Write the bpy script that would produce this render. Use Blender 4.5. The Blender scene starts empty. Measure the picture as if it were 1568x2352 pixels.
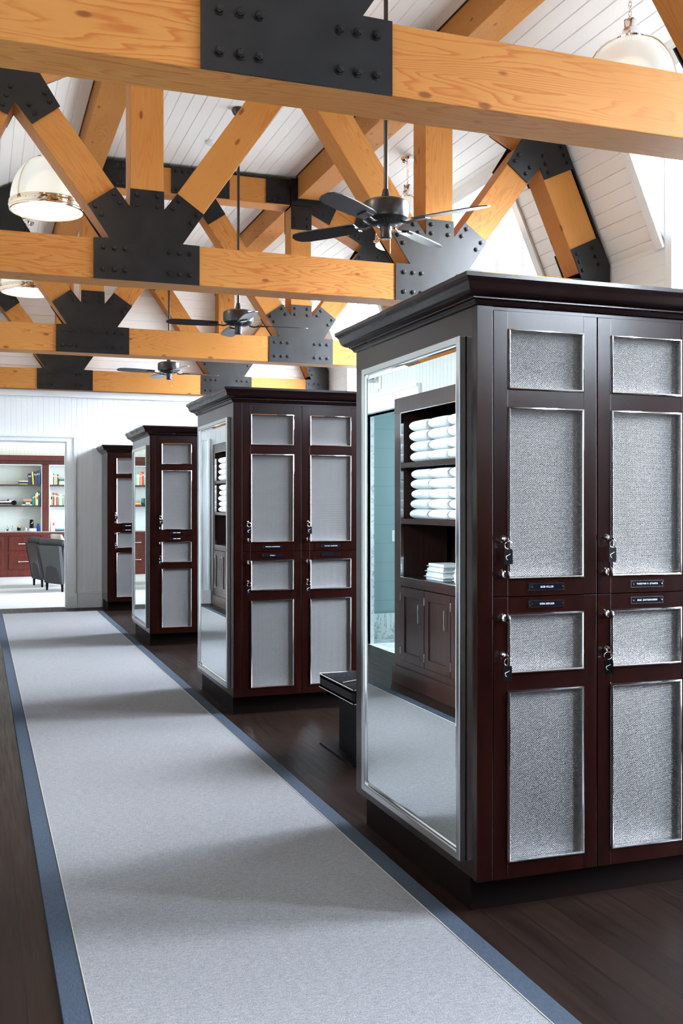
import bpy, bmesh, math, random
from mathutils import Vector, Matrix
R = math.radians
PI = math.pi
random.seed(7)
SC = bpy.context.scene
COL = SC.collection

# ---------------------------------------------------------------- helpers
class MB:
    """collects shapes; build() links them as ONE mesh object"""
    def __init__(s): s.v=[]; s.f=[]; s.m=[]; s.sm=[]
    def add(s, vs, fs, mi=0, smooth=False):
        o=len(s.v); s.v+= [tuple(p) for p in vs]
        for f in fs: s.f.append([i+o for i in f]); s.m.append(mi); s.sm.append(smooth)
        return s
    def box(s, x0,x1,y0,y1,z0,z1, mi=0, b=0.0):
        if b<=0:
            vs=[(x,y,z) for z in (z0,z1) for y in (y0,y1) for x in (x0,x1)]
            fs=[(0,2,3,1),(4,5,7,6),(0,1,5,4),(2,6,7,3),(0,4,6,2),(1,3,7,5)]
            return s.add(vs,fs,mi)
        bm=bmesh.new(); bmesh.ops.create_cube(bm,size=1)
        for v in bm.verts: v.co=Vector(((x0+x1)/2+v.co.x*(x1-x0),(y0+y1)/2+v.co.y*(y1-y0),(z0+z1)/2+v.co.z*(z1-z0)))
        bmesh.ops.bevel(bm,geom=bm.edges[:],offset=b,segments=2,affect='EDGES',profile=.5)
        s.bm(bm,mi); return s
    def bm(s,bm,mi=0,smooth=False,mat=None):
        bm.verts.index_update()
        vs=[(mat@v.co if mat else v.co) for v in bm.verts]
        s.add(vs,[[v.index for v in f.verts] for f in bm.faces],mi,smooth); bm.free(); return s
    def prism(s, poly, a0, a1, axis='y', mi=0):
        """polygon of 2D points extruded along axis between a0 and a1 (y: points are x,z; z: x,y; x: y,z)"""
        def P(p,a): return (p[0],a,p[1]) if axis=='y' else ((p[0],p[1],a) if axis=='z' else (a,p[0],p[1]))
        n=len(poly); vs=[P(p,a0) for p in poly]+[P(p,a1) for p in poly]
        fs=[list(range(n)),list(range(2*n-1,n-1,-1))]+[(i,(i+1)%n,n+(i+1)%n,n+i) for i in range(n)]
        return s.add(vs,fs,mi)
    def strip(s, prof, a0, a1, axis='y', mi=0):
        """open profile extruded: a sheet"""
        def P(p,a): return (p[0],a,p[1]) if axis=='y' else ((p[0],p[1],a) if axis=='z' else (a,p[0],p[1]))
        n=len(prof); vs=[P(p,a0) for p in prof]+[P(p,a1) for p in prof]
        return s.add(vs,[(i,i+1,n+i+1,n+i) for i in range(n-1)],mi)
    def lathe(s, prof, c=(0,0,0), n=24, mi=0, axis='z', smooth=True, rib=0, a0=0, caps=True):
        vs=[];fs=[]
        for i in range(n):
            a=2*PI*i/n+a0; k=rib if i%2 else 0
            for (r,h) in prof:
                r2=max(r-k*(1 if r>.05 else 0),0)
                p=(r2*math.cos(a),r2*math.sin(a),h)
                if axis=='y': p=(p[0],p[2],p[1])
                if axis=='x': p=(p[2],p[0],p[1])
                vs.append((c[0]+p[0],c[1]+p[1],c[2]+p[2]))
        m=len(prof)
        for i in range(n):
            j=(i+1)%n
            for k in range(m-1): fs.append((i*m+k,j*m+k,j*m+k+1,i*m+k+1))
        if caps:
            if prof[0][0]>1e-6: fs.append([i*m for i in range(n)][::-1])
            if prof[-1][0]>1e-6: fs.append([i*m+m-1 for i in range(n)])
        return s.add(vs,fs,mi,smooth)
    def cyl(s,p0,p1,r,n=16,mi=0,r1=None,smooth=True):
        p0=Vector(p0);p1=Vector(p1);d=(p1-p0); q=d.to_track_quat('Z','Y'); r1=r if r1 is None else r1
        vs=[];
        for i in range(n):
            a=2*PI*i/n; e=Vector((math.cos(a),math.sin(a),0))
            vs.append(p0+q@(e*r)); vs.append(p1+q@(e*r1))
        fs=[(2*i,2*((i+1)%n),2*((i+1)%n)+1,2*i+1) for i in range(n)]
        s.add(vs,fs,mi,smooth)
        s.add([vs[2*i] for i in range(n)],[list(range(n))[::-1]],mi); s.add([vs[2*i+1] for i in range(n)],[list(range(n))],mi)
        return s
    def tube(s,pts,r,n=8,mi=0,closed=False):
        pts=[Vector(p) for p in pts]; m=len(pts); vs=[];fs=[]
        up=None
        for i,p in enumerate(pts):
            if closed: d=pts[(i+1)%m]-pts[i-1]
            else: d=pts[min(i+1,m-1)]-pts[max(i-1,0)]
            d.normalize()
            if up is None: up=Vector((0,0,1)) if abs(d.z)<.9 else Vector((1,0,0))
            a=d.cross(up).normalized(); b=a.cross(d).normalized(); up=b
            for k in range(n):
                t=2*PI*k/n; vs.append(p+a*r*math.cos(t)+b*r*math.sin(t))
        for i in range(m if closed else m-1):
            j=(i+1)%m
            for k in range(n): l=(k+1)%n; fs.append((i*n+k,i*n+l,j*n+l,j*n+k))
        if not closed: fs.append(list(range(n))[::-1]); fs.append([(m-1)*n+k for k in range(n)])
        return s.add(vs,fs,mi,True)
    def sph(s,c,r,mi=0,n=16,sc=(1,1,1)):
        prof=[(r*math.sin(PI*k/10),-r*math.cos(PI*k/10)) for k in range(11)]
        o=len(s.v); s.lathe(prof,(0,0,0),n,mi)
        for i in range(o,len(s.v)):
            v=s.v[i]; s.v[i]=(c[0]+v[0]*sc[0],c[1]+v[1]*sc[1],c[2]+v[2]*sc[2])
        return s
    def mesh(s,name,mats):
        me=bpy.data.meshes.new(name); me.from_pydata(s.v,[],s.f)
        for m in (mats if isinstance(mats,(list,tuple)) else [mats]): me.materials.append(m)
        for p,mi,sm in zip(me.polygons,s.m,s.sm): p.material_index=mi; p.use_smooth=sm
        me.validate(); me.update()
        b=bmesh.new(); b.from_mesh(me); bmesh.ops.recalc_face_normals(b,faces=b.faces); b.to_mesh(me); b.free()
        if any(s.sm):
            try: me.set_sharp_from_angle(angle=R(38))
            except Exception: pass
        return me
    def build(s,name,mats,parent=None,loc=(0,0,0),rot=(0,0,0)):
        o=bpy.data.objects.new(name,s.mesh(name,mats)); COL.objects.link(o)
        o.location=loc; o.rotation_euler=rot
        if parent: o.parent=parent
        return o

def thing(name,label,cat,loc=(0,0,0),rz=0,group=None):
    o=bpy.data.objects.new(name,None); COL.objects.link(o); o.location=loc; o.rotation_euler=(0,0,rz)
    o.empty_display_size=.05
    return tag(o,label,cat,group)
def tag(o,label,cat,group=None,kind=None):
    o['label']=label; o['category']=cat
    if group: o['group']=group
    if kind: o['kind']=kind
    return o
def struct(o): o['kind']='structure'; return o
def copy_tree(o,parent=None):
    c=o.copy(); COL.objects.link(c)
    if parent: c.parent=parent
    for ch in list(o.children): copy_tree(ch,c)
    return c
def copy_part(o,parent,loc):
    c=o.copy(); COL.objects.link(c); c.parent=parent; c.location=loc; return c

# ---------------------------------------------------------------- materials
def mat(name,base=(.8,.8,.8),rough=.5,metal=0,coat=0,emis=None,es=0,spec=.5):
    m=bpy.data.materials.new(name); m.use_nodes=True; b=m.node_tree.nodes['Principled BSDF']
    b.inputs['Base Color'].default_value=(*base,1); b.inputs['Roughness'].default_value=rough
    b.inputs['Metallic'].default_value=metal; b.inputs['Coat Weight'].default_value=coat
    b.inputs['Coat Roughness'].default_value=.12; b.inputs['Specular IOR Level'].default_value=spec
    if emis: b.inputs['Emission Color'].default_value=(*emis,1); b.inputs['Emission Strength'].default_value=es
    return m
class NT:
    def __init__(s,m): s.t=m.node_tree; s.n=s.t.nodes; s.b=s.n['Principled BSDF']
    def new(s,k,**kw):
        n=s.n.new(k)
        for a,v in kw.items():
            if a.startswith('i_'): n.inputs[a[2:].replace('_',' ')].default_value=v
            else: setattr(n,a,v)
        return n
    def l(s,a,b): s.t.links.new(a,b)
    def math(s,op,a,b=None,c=None,clamp=False):
        n=s.n.new('ShaderNodeMath'); n.operation=op; n.use_clamp=clamp
        for i,x in enumerate((a,b,c)):
            if x is None: continue
            if isinstance(x,(int,float)): n.inputs[i].default_value=x
            else: s.l(x,n.inputs[i])
        return n.outputs[0]
    def ramp(s,fac,stops,interp='LINEAR'):
        n=s.n.new('ShaderNodeValToRGB'); n.color_ramp.interpolation=interp
        e=n.color_ramp.elements
        while len(e)<len(stops): e.new(.5)
        for k,(p,c) in enumerate(stops): e[k].position=p; e[k].color=(*c,1)
        s.l(fac,n.inputs[0]); return n.outputs[0]
    def coords(s,scale=(1,1,1),rnd=0,kind='Object'):
        tc=s.n.new('ShaderNodeTexCoord'); mp=s.n.new('ShaderNodeMapping'); s.l(tc.outputs[kind],mp.inputs[0])
        if rnd:
            oi=s.n.new('ShaderNodeObjectInfo'); cb=s.n.new('ShaderNodeCombineXYZ')
            r1=s.math('MULTIPLY',oi.outputs['Random'],rnd)
            for i in range(3): s.l(r1,cb.inputs[i])
            s.l(cb.outputs[0],mp.inputs['Location'])
        mp.inputs['Scale'].default_value=scale
        return mp.outputs[0]
    def noise(s,vec,scale,detail=3,rough=.5,out='Fac',dist=0):
        n=s.n.new('ShaderNodeTexNoise'); n.inputs['Scale'].default_value=scale; n.inputs['Detail'].default_value=detail
        n.inputs['Roughness'].default_value=rough; n.inputs['Distortion'].default_value=dist
        s.l(vec,n.inputs['Vector']); return n.outputs[out]
    def mix(s,fac,a,b,mode='MIX'):
        n=s.n.new('ShaderNodeMix'); n.data_type='RGBA'; n.blend_type=mode
        for i,x in ((0,fac),(6,a),(7,b)):
            if isinstance(x,(int,float)): n.inputs[i].default_value=x
            elif isinstance(x,tuple): n.inputs[i].default_value=(*x,1)
            else: s.l(x,n.inputs[i])
        return n.outputs[2]
    def bump(s,h,strength=.3,dist=.002):
        n=s.n.new('ShaderNodeBump'); n.inputs['Strength'].default_value=strength; n.inputs['Distance'].default_value=dist
        s.l(h,n.inputs['Height']); s.l(n.outputs[0],s.b.inputs['Normal'])

def m_timber():
    m=mat('douglas_fir',rough=.5,spec=.15); t=NT(m)
    v=t.coords((1,1,1),rnd=37)
    st=t.n.new('ShaderNodeMapping'); st.inputs['Scale'].default_value=(.55,5.0,5.0); t.l(v,st.inputs[0])
    warp=t.noise(st.outputs[0],1.1,2,.5)
    sep=t.n.new('ShaderNodeSeparateXYZ'); t.l(st.outputs[0],sep.inputs[0])
    q=t.math('ADD',t.math('MULTIPLY',sep.outputs[2],.9),t.math('MULTIPLY',sep.outputs[1],1.0))
    ring=t.math('ADD',t.math('MULTIPLY',warp,13.0),q)
    ring=t.math('ADD',ring,t.math('MULTIPLY',t.noise(st.outputs[0],5,3,.6),.9))
    saw=t.math('FRACT',t.math('MULTIPLY',ring,2.1))
    late=t.ramp(saw,[(0,(0,0,0)),(.55,(.12,.12,.12)),(.86,(1,1,1)),(.93,(.9,.9,.9)),(1,(0,0,0))])
    big=t.noise(v,1.3,2)
    fg=t.n.new('ShaderNodeMapping'); fg.inputs['Scale'].default_value=(2.5,90,90); t.l(v,fg.inputs[0])
    fine=t.noise(fg.outputs[0],1.5,3,.6)
    c=t.ramp(big,[(.25,(.42,.175,.038)),(.75,(.53,.25,.070))])
    strength=t.ramp(t.noise(v,.9,1),[(.35,(.14,.14,.14)),(.6,(.75,.75,.75))])
    f2=t.math('MULTIPLY',late,strength)
    c=t.mix(f2,c,(.36,.085,.018))
    c=t.mix(t.math('MULTIPLY',fine,.34),c,(.38,.15,.035))
    kn=t.n.new('ShaderNodeTexVoronoi'); km=t.n.new('ShaderNodeMapping'); km.inputs['Scale'].default_value=(3.2,7.5,7.5); t.l(v,km.inputs[0]); t.l(km.outputs[0],kn.inputs['Vector']); kn.inputs['Scale'].default_value=1.0
    kf=t.ramp(kn.outputs['Distance'],[(.0,(1,1,1)),(.07,(.9,.9,.9)),(.095,(.35,.35,.35)),(.12,(0,0,0))])
    c=t.mix(t.math('MULTIPLY',kf,.85),c,(.15,.045,.014))
    t.l(c,t.b.inputs['Base Color'])
    t.l(t.ramp(fine,[(0,(.42,)*3),(1,(.62,)*3)]),t.b.inputs['Roughness'])
    t.bump(t.math('ADD',fine,t.math('MULTIPLY',late,-.3)),.25,.0015)
    return m
def m_mahog(name,c0,c1,axis=2,rough=.27,coat=.2):
    m=mat(name,rough=rough,coat=coat,spec=.06 if 'kick' in name else .22); t=NT(m)
    sc=[26,26,26]; sc[axis]=1.4
    v=t.coords(tuple(sc),rnd=11); n=t.noise(v,1.0,4,.6); n2=t.noise(t.coords((1.5,1.5,1.5)),1,2)
    c=t.ramp(n,[(.3,c0),(.72,c1)]); t.l(c,t.b.inputs['Base Color'])
    t.l(t.ramp(n2,[(.3,(rough-.03,)*3),(.7,(rough+.06,)*3)]),t.b.inputs['Roughness'])
    t.bump(n,.06,.0006); return m
def m_rug():
    m=mat('rug_wool',rough=.95,spec=.1); t=NT(m)
    v=t.coords((1,1,1)); a=t.noise(v,420,2,.7); b=t.noise(t.coords((30,140,1)),1,3,.6); c3=t.noise(v,1.2,2)
    f=t.math('ADD',t.math('MULTIPLY',a,.75),t.math('MULTIPLY',b,.25))
    c=t.ramp(f,[(.30,(.085,.085,.090)),(.46,(.185,.185,.195)),(.6,(.29,.288,.30))])
    c=t.mix(t.math('MULTIPLY',c3,.16),c,(.13,.13,.155)); t.l(c,t.b.inputs['Base Color'])
    t.bump(f,.7,.004); return m
def m_rug_border():
    m=mat('rug_border_webbing',rough=.85,spec=.2); t=NT(m)
    a=t.noise(t.coords((700,35,1)),1,2,.6)
    c=t.ramp(a,[(.3,(.022,.032,.050)),(.7,(.050,.068,.098))]); t.l(c,t.b.inputs['Base Color']); t.bump(a,.5,.002); return m
def m_floor():
    m=mat('dark_oak_floor',rough=.38,coat=0,spec=.10); t=NT(m)
    v=t.coords((1,1,1)); sp=t.n.new('ShaderNodeSeparateXYZ'); t.l(v,sp.inputs[0])
    px=t.math('MULTIPLY',sp.outputs[0],1/.127); ix=t.math('FLOOR',px); fx=t.math('FRACT',px)
    off=t.math('MULTIPLY',t.math('FRACT',t.math('MULTIPLY',t.math('SINE',t.math('MULTIPLY',ix,12.98)),437.5)),7)
    py=t.math('MULTIPLY',t.math('ADD',sp.outputs[1],off),1/1.7); iy=t.math('FLOOR',py); fy=t.math('FRACT',py)
    rnd=t.math('FRACT',t.math('MULTIPLY',t.math('SINE',t.math('ADD',t.math('MULTIPLY',ix,7.3),t.math('MULTIPLY',iy,3.7))),91.7))
    g=t.noise(t.coords((60,2.2,1)),1,4,.6)
    c=t.ramp(g,[(.3,(.0065,.0035,.0026)),(.7,(.015,.008,.006))])
    c=t.mix(t.math('MULTIPLY',rnd,.55),c,(.018,.0095,.0065))
    ga=t.math('LESS_THAN',fx,.022); gb=t.math('LESS_THAN',fy,.0016)
    gap=t.math('MAXIMUM',ga,gb); c=t.mix(gap,c,(.004,.003,.002)); t.l(c,t.b.inputs['Base Color'])
    t.l(t.ramp(g,[(.3,(.36,)*3),(.7,(.5,)*3)]),t.b.inputs['Roughness'])
    t.bump(t.math('SUBTRACT',t.math('MULTIPLY',g,.3),gap),.3,.002); return m
def m_mesh():
    """woven wire cloth: bright wires around small dark openings, rows staggered"""
    m=mat('woven_wire_cloth',rough=.36,metal=.75); t=NT(m)
    v=t.coords((1,1,1)); sp=t.n.new('ShaderNodeSeparateXYZ'); t.l(v,sp.inputs[0])
    vz=t.math('MULTIPLY',sp.outputs[2],1/.0040); iv=t.math('FLOOR',vz); fv=t.math('FRACT',vz)
    half=t.math('MULTIPLY',t.math('MODULO',t.math('ADD',iv,4000),2.0),.5)
    ux=t.math('ADD',t.math('MULTIPLY',sp.outputs[0],1/.0068),half); fu=t.math('FRACT',ux)
    du=t.math('ABSOLUTE',t.math('SUBTRACT',fu,.5)); dv=t.math('ABSOLUTE',t.math('SUBTRACT',fv,.5))
    hole=t.math('MULTIPLY',t.math('LESS_THAN',du,.31),t.math('LESS_THAN',dv,.29))
    h=t.math('ADD',t.math('SINE',t.math('MULTIPLY',fu,2*PI)),t.math('SINE',t.math('MULTIPLY',fv,2*PI)))
    c=t.mix(hole,(.125,.12,.122),(.002,.0015,.002)); t.l(c,t.b.inputs['Base Color'])
    t.l(t.math('SUBTRACT',.75,t.math('MULTIPLY',hole,.75)),t.b.inputs['Metallic'])
    t.bump(h,.5,.001); return m
def m_marble():
    m=mat('veined_marble',rough=.25); t=NT(m)
    v=t.coords((1,1,1)); n=t.noise(v,3.2,8,.62,dist=1.6)
    c=t.ramp(n,[(.40,(.74,.78,.78)),(.485,(.66,.70,.71)),(.5,(.22,.27,.29)),(.515,(.66,.70,.71)),(.62,(.8,.83,.83))]); t.l(c,t.b.inputs['Base Color']); return m
def m_tile(name,c,g,w,h,ax=0):
    m=mat(name,rough=.6,spec=.2); t=NT(m); v=t.coords((1,1,1)); sp=t.n.new('ShaderNodeSeparateXYZ'); t.l(v,sp.inputs[0])
    z=t.math('MULTIPLY',sp.outputs[2],1/h); iz=t.math('FLOOR',z)
    x=t.math('ADD',t.math('MULTIPLY',sp.outputs[ax],1/w),t.math('MULTIPLY',t.math('MODULO',t.math('ADD',iz,100),2),.5))
    gp=t.math('MAXIMUM',t.math('LESS_THAN',t.math('FRACT',z),.03),t.math('LESS_THAN',t.math('FRACT',x),.012))
    t.l(t.mix(gp,c,g),t.b.inputs['Base Color']); return m
def m_paint(name,c,rough=.45):
    m=mat(name,c,rough,spec=.4); t=NT(m); n=t.noise(t.coords((1,1,1)),60,3)
    t.bump(n,.03,.001); n2=t.noise(t.coords((1,1,1)),.8,2)
    t.l(t.mix(t.math('MULTIPLY',n2,.10),c,tuple(x*.9 for x in c)),t.b.inputs['Base Color']); return m
def m_steel():
    m=mat('blackened_steel',(.018,.019,.021),.34,metal=.0,spec=.38); t=NT(m)
    n=t.noise(t.coords((1,1,1),rnd=9),7,4,.6); t.l(t.ramp(n,[(.3,(.004,.0043,.005)),(.7,(.008,.0085,.0095))]),t.b.inputs['Base Color'])
    t.l(t.ramp(n,[(.3,(.30,)*3),(.7,(.38,)*3)]),t.b.inputs['Roughness']); t.bump(t.noise(t.coords((1,1,1)),90,3),.04,.001); return m
def m_glass(name='clear_glass',tint=(1,1,1),gl=.08):
    m=bpy.data.materials.new(name); m.use_nodes=True; nt=m.node_tree; nt.nodes.clear()
    o=nt.nodes.new('ShaderNodeOutputMaterial'); a=nt.nodes.new('ShaderNodeBsdfTransparent'); g=nt.nodes.new('ShaderNodeBsdfGlossy'); x=nt.nodes.new('ShaderNodeMixShader'); l=nt.nodes.new('ShaderNodeLayerWeight')
    a.inputs[0].default_value=(*tint,1); g.inputs['Roughness'].default_value=.02; l.inputs[0].default_value=.25
    mm=nt.nodes.new('ShaderNodeMath'); mm.operation='MULTIPLY_ADD'; mm.inputs[1].default_value=.5; mm.inputs[2].default_value=gl
    nt.links.new(l.outputs['Facing'],mm.inputs[0]); nt.links.new(mm.outputs[0],x.inputs[0]); nt.links.new(a.outputs[0],x.inputs[1]); nt.links.new(g.outputs[0],x.inputs[2]); nt.links.new(x.outputs[0],o.inputs[0]); return m
def m_domeglass():
    m=mat('ribbed_opal_glass',(.82,.86,.82),.12,emis=(1,.97,.88),es=.16); m.node_tree.nodes['Principled BSDF'].inputs['Transmission Weight'].default_value=.25
    return m

TIM=m_timber()
MAH=m_mahog('mahogany',(.006,.0013,.0010),(.0135,.0028,.0019),rough=.2,coat=.1)
MAHH=m_mahog('mahogany_crown',(.006,.0026,.0026),(.012,.0045,.0045),axis=0,rough=.24,coat=.15)
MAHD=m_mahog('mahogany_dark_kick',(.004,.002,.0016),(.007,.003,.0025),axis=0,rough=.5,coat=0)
MAHR=m_mahog('red_mahogany',(.050,.0085,.0055),(.085,.016,.010),rough=.35)
MAHI=m_mahog('mahogany_cabinet',(.013,.0055,.004),(.026,.011,.008),rough=.33)
RUG=m_rug(); RUGB=m_rug_border(); FLR=m_floor(); WIRE=m_mesh(); MARB=m_marble(); STEEL=m_steel()
CHROME=mat('polished_nickel',(.86,.86,.87),.08,1); SATIN=mat('satin_nickel',(.50,.50,.51),.2,1)
BRASS=mat('warm_nickel',(.80,.74,.60),.12,1)
MIRR=mat('mirror_silver',(.80,.88,.88),.0,1)
WHITE=m_paint('white_board_paint',(.88,.88,.87)); WALLW=m_paint('white_wall_paint',(.80,.83,.85)); CREAM=m_paint('cream_paint',(.83,.82,.72)); TRIMW=m_paint('white_trim_gloss',(.80,.84,.87),.25)
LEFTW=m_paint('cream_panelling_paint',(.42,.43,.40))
DARKW=m_paint('darkened_reflection_wall',(.06,.05,.05))  # shade put into the colour: unseen wall darkened so steel plates reflect less
BLACKM=mat('black_fan_metal',(.012,.012,.012),.28,spec=.8); DARKSLOT=mat('dark_slot',(.003,.003,.003),.8)
BLADE=mat('fan_blade_dark',(.020,.016,.018),.35)
LEATH=mat('black_leather',(.003,.003,.005),.26,spec=.15); STITCH=mat('white_stitching',(.7,.7,.68),.6)
BLKL=mat('black_lacquer',(.003,.003,.004),.4,spec=.08)
GLASS=m_glass(); DOME=m_domeglass(); DIFF=mat('frosted_diffuser',(.85,.87,.85),.5,emis=(1,.97,.92),es=.10)
NAVY=mat('black_engraved_plate',(.004,.005,.009),.08,spec=.5); LETTER=mat('white_lettering',(.75,.78,.8),.5)
TOWEL=mat('white_terry',(.60,.62,.62),.95,spec=.1)
_t=NT(TOWEL); _t.bump(_t.noise(_t.coords((1,1,1)),260,2),.6,.003)
CARPET=m_paint('pale_carpet',(.36,.355,.35),.95); TEAL=m_tile('pale_blue_green_tile',(.27,.36,.38),(.22,.30,.32),1.3,.20)
FABRIC=mat('grey_upholstery',(.05,.045,.05),.85,spec=.2); LINEN=mat('linen_cushion',(.45,.40,.33),.9); FRAMEW=mat('grey_leather_panel',(.030,.034,.038),.35)
BLADEG=STEEL

# ---------------------------------------------------------------- room constants
CX=2.21                      # centre line between the truss posts
TY=[3.55,7.09,10.63,14.17]   # front faces of the trusses
BD=.232                      # timber depth
XR=4.87; XL=-.45             # side walls
YB=14.31                     # back wall
Y0=-4.4                      # wall behind the camera
ZC=4.985                     # flat ceiling
def mx(x): return 2*CX-x

def grooves(p0,p1,pitch,depth,w,side):
    """profile from p0 to p1 with V-grooves every pitch; side: +1/-1 which normal the groove sinks to"""
    p0=Vector(p0);p1=Vector(p1);d=p1-p0;L=d.length;d.normalize();n=Vector((-d.y,d.x))*side
    pts=[p0]; s=pitch
    while s<L-w:
        c=p0+d*s; pts+=[c-d*w/2,c+n*depth,c+d*w/2]; s+=pitch
    pts.append(p1); return [(p.x,p.y) for p in pts]

# ---------------------------------------------------------------- floor
struct(MB().box(XL-.1,XR+.1,Y0,YB+.16,-.05,0).build('floor',FLR))
struct(MB().box(-3.2,6.2,YB+.16,21.2,-.05,0.002).build('floor_lounge',CARPET))
struct(MB().box(-3.0,XL-.1,7.4,10.2,-.05,0.001).build('floor_bathroom',MARB))

# ---------------------------------------------------------------- ceiling: boards run along the room
c=MB()
NOT=.115
SL_T=(3.52,4.925); KN=(4.375,4.485); SP=(XR,3.375)
bayc=[TY[0]-1.65+.0, ]   # bay centres
BAYS=[-1.58,1.96,5.50,9.04,12.58]
DH=.91                       # half width of dormer
c.strip(grooves((3.27,ZC),(mx(3.27),ZC),NOT,.009,.010,-1),Y0,YB+.11)
c.strip(grooves(SL_T,KN,NOT,.009,.010,1),Y0,YB+.11)
c.strip(grooves((mx(SL_T[0]),SL_T[1]),(mx(KN[0]),KN[1]),NOT,.009,.010,-1),Y0,YB+.11)
c.strip([(3.27,ZC),(3.27,ZC+.03),(3.52,ZC+.03),SL_T],Y0,YB+.11)
c.strip([(mx(3.27),ZC),(mx(3.27),ZC+.03),(mx(3.52),ZC+.03),(mx(SL_T[0]),SL_T[1])],Y0,YB+.11)
c.strip(grooves((mx(KN[0]),KN[1]),(mx(SP[0])+.03,SP[1]-.07),NOT,.009,.010,-1),Y0,YB+.11)
# right steep slope with dormer openings
yy=[Y0]
for b in BAYS: yy+= [b-DH,b+DH]
yy.append(YB+.11)
for i in range(0,len(yy),2): c.strip(grooves(KN,SP,NOT,.009,.010,1),yy[i],yy[i+1])
zt=4.36; xt=KN[0]+(KN[1]-zt)*(SP[0]-KN[0])/(KN[1]-SP[1])
for b in BAYS: c.strip([KN,(xt,zt),(XR+.02,zt)],b-DH,b+DH)
# outer skin so no daylight leaks in above the boards
c.strip([(KN[0]+.06,KN[1]+.06),(3.5,ZC+.12),(mx(3.5),ZC+.12),(mx(KN[0])-.06,KN[1]+.06),(XL-.12,3.3)],Y0,YB+.3)
for i in range(0,len(yy),2): c.strip([(SP[0]+.06,SP[1]),(KN[0]+.06,KN[1]+.06)],yy[i],yy[i+1])
for b in BAYS: c.strip([(KN[0]+.06,KN[1]+.06),(XR+.13,zt+.05)],b-DH-.01,b+DH+.01)
for b in BAYS:                                             # cheeks of each dormer
    for s in (-1,1):
        y=b+s*DH; c.prism([(SP[0]+.02,SP[1]-.02),(xt,zt),(XR+.02,zt)],y,y+s*.03,'y')
ceil=c.build('ceiling',WHITE); struct(ceil)
# white edge boards around the dormer openings
for k,b in enumerate(BAYS[1:],1):
    t=MB(); n=Vector((-(SP[1]-KN[1]),(SP[0]-KN[0]))).normalized()*-.012
    for s in (-1,1):
        y=b+s*(DH+.045)
        q=[(xt,zt),(SP[0],SP[1]-.02),(SP[0]-.02,SP[1]-.03),(xt-.02,zt-.008)]
        t.prism(q,y-.045,y+.045,'y')
    t.box(xt-.03,xt+.0,b-DH-.09,b+DH+.09,zt,zt+.06)
    struct(t.build('trim_%d'%(k+3),TRIMW))

# ---------------------------------------------------------------- walls
w=MB()   # right wall: piers between bays, low sill walls under the windows
for i in range(0,len(yy),2): w.box(XR,XR+.12,yy[i],yy[i+1],0,SP[1]+.02)
SILL=.45
for b in BAYS: w.box(XR,XR+.12,b-DH,b+DH,0,SILL)
for i in range(0,len(yy),2): w.strip(grooves((XR-.004,0),(XR-.004,SP[1]),NOT,.003,.008,-1),yy[i],yy[i+1],'y')
struct(w.build('wall_right',WALLW))
for k,b in enumerate(BAYS,1):
    f=MB(); y0=b-DH; y1=b+DH; X0=XR-.005; X1=XR+.05
    for (a,d) in ((y0,y0+.085),(y1-.085,y1),(b-.055,b+.055)): f.box(X0,X1,a,d,SILL,zt,b=.004)
    for (a,d) in ((SILL,SILL+.09),(zt-.09,zt)): f.box(X0,X1,y0+.085,y1-.085,a,d,b=.004)
    f.box(X0+.01,X1-.01,y0+.085,y1-.085,2.42,2.49)
    for s in (-1,1):
        yc=b+s*(DH+.05)/2; f.box(X0+.02,X1-.02,yc-.012,yc+.012,SILL+.09,zt-.09)
    f.box(X0-.05,X1,y0-.03,y1+.03,SILL-.035,SILL,b=.005)
    fo=struct(f.build('window_%d'%k,TRIMW))
    g=MB().box(XR+.028,XR+.032,y0+.07,y1-.07,SILL+.07,zt-.07).build('pane',GLASS,fo)
# left wall with the bathroom opening
BO=(8.25,9.62,2.30)
w=MB()
w.strip(grooves((Y0,0),(BO[0],0),.07,.004,.006,0),0,1) if False else None
def wall_panel_y(mb,y0,y1,z0,z1,x,pitch=.07):
    pts=[(x,y) for (y,_) in []]
    pr=grooves((x,y0),(x,y1),pitch,.004,.007,1); mb.strip(pr,z0,z1,'z')
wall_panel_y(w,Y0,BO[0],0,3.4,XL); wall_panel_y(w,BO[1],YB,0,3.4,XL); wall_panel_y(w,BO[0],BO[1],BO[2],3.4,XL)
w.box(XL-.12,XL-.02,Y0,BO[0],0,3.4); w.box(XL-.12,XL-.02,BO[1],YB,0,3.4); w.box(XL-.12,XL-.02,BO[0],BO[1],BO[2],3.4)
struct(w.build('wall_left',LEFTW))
t=MB()
t.box(XL,XL+.035,BO[0]-.16,BO[0],0,BO[2]+.17,b=.006); t.box(XL,XL+.035,BO[1],BO[1]+.16,0,BO[2]+.17,b=.006); t.box(XL,XL+.035,BO[0],BO[1],BO[2],BO[2]+.17,b=.006)
t.box(XL+.03,XL+.055,BO[0]-.16,BO[1]+.16,BO[2]+.14,BO[2]+.17,b=.006); t.box(XL+.03,XL+.045,BO[0]-.1,BO[1]+.1,BO[2]+.02,BO[2]+.05,b=.005)
t.box(XL-.13,XL+.002,BO[0]-.02,BO[0],0,BO[2]); t.box(XL-.13,XL+.002,BO[1],BO[1]+.02,0,BO[2]); t.box(XL-.13,XL+.002,BO[0],BO[1],BO[2],BO[2]+.02)
struct(t.build('door_1',TRIMW))
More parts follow.
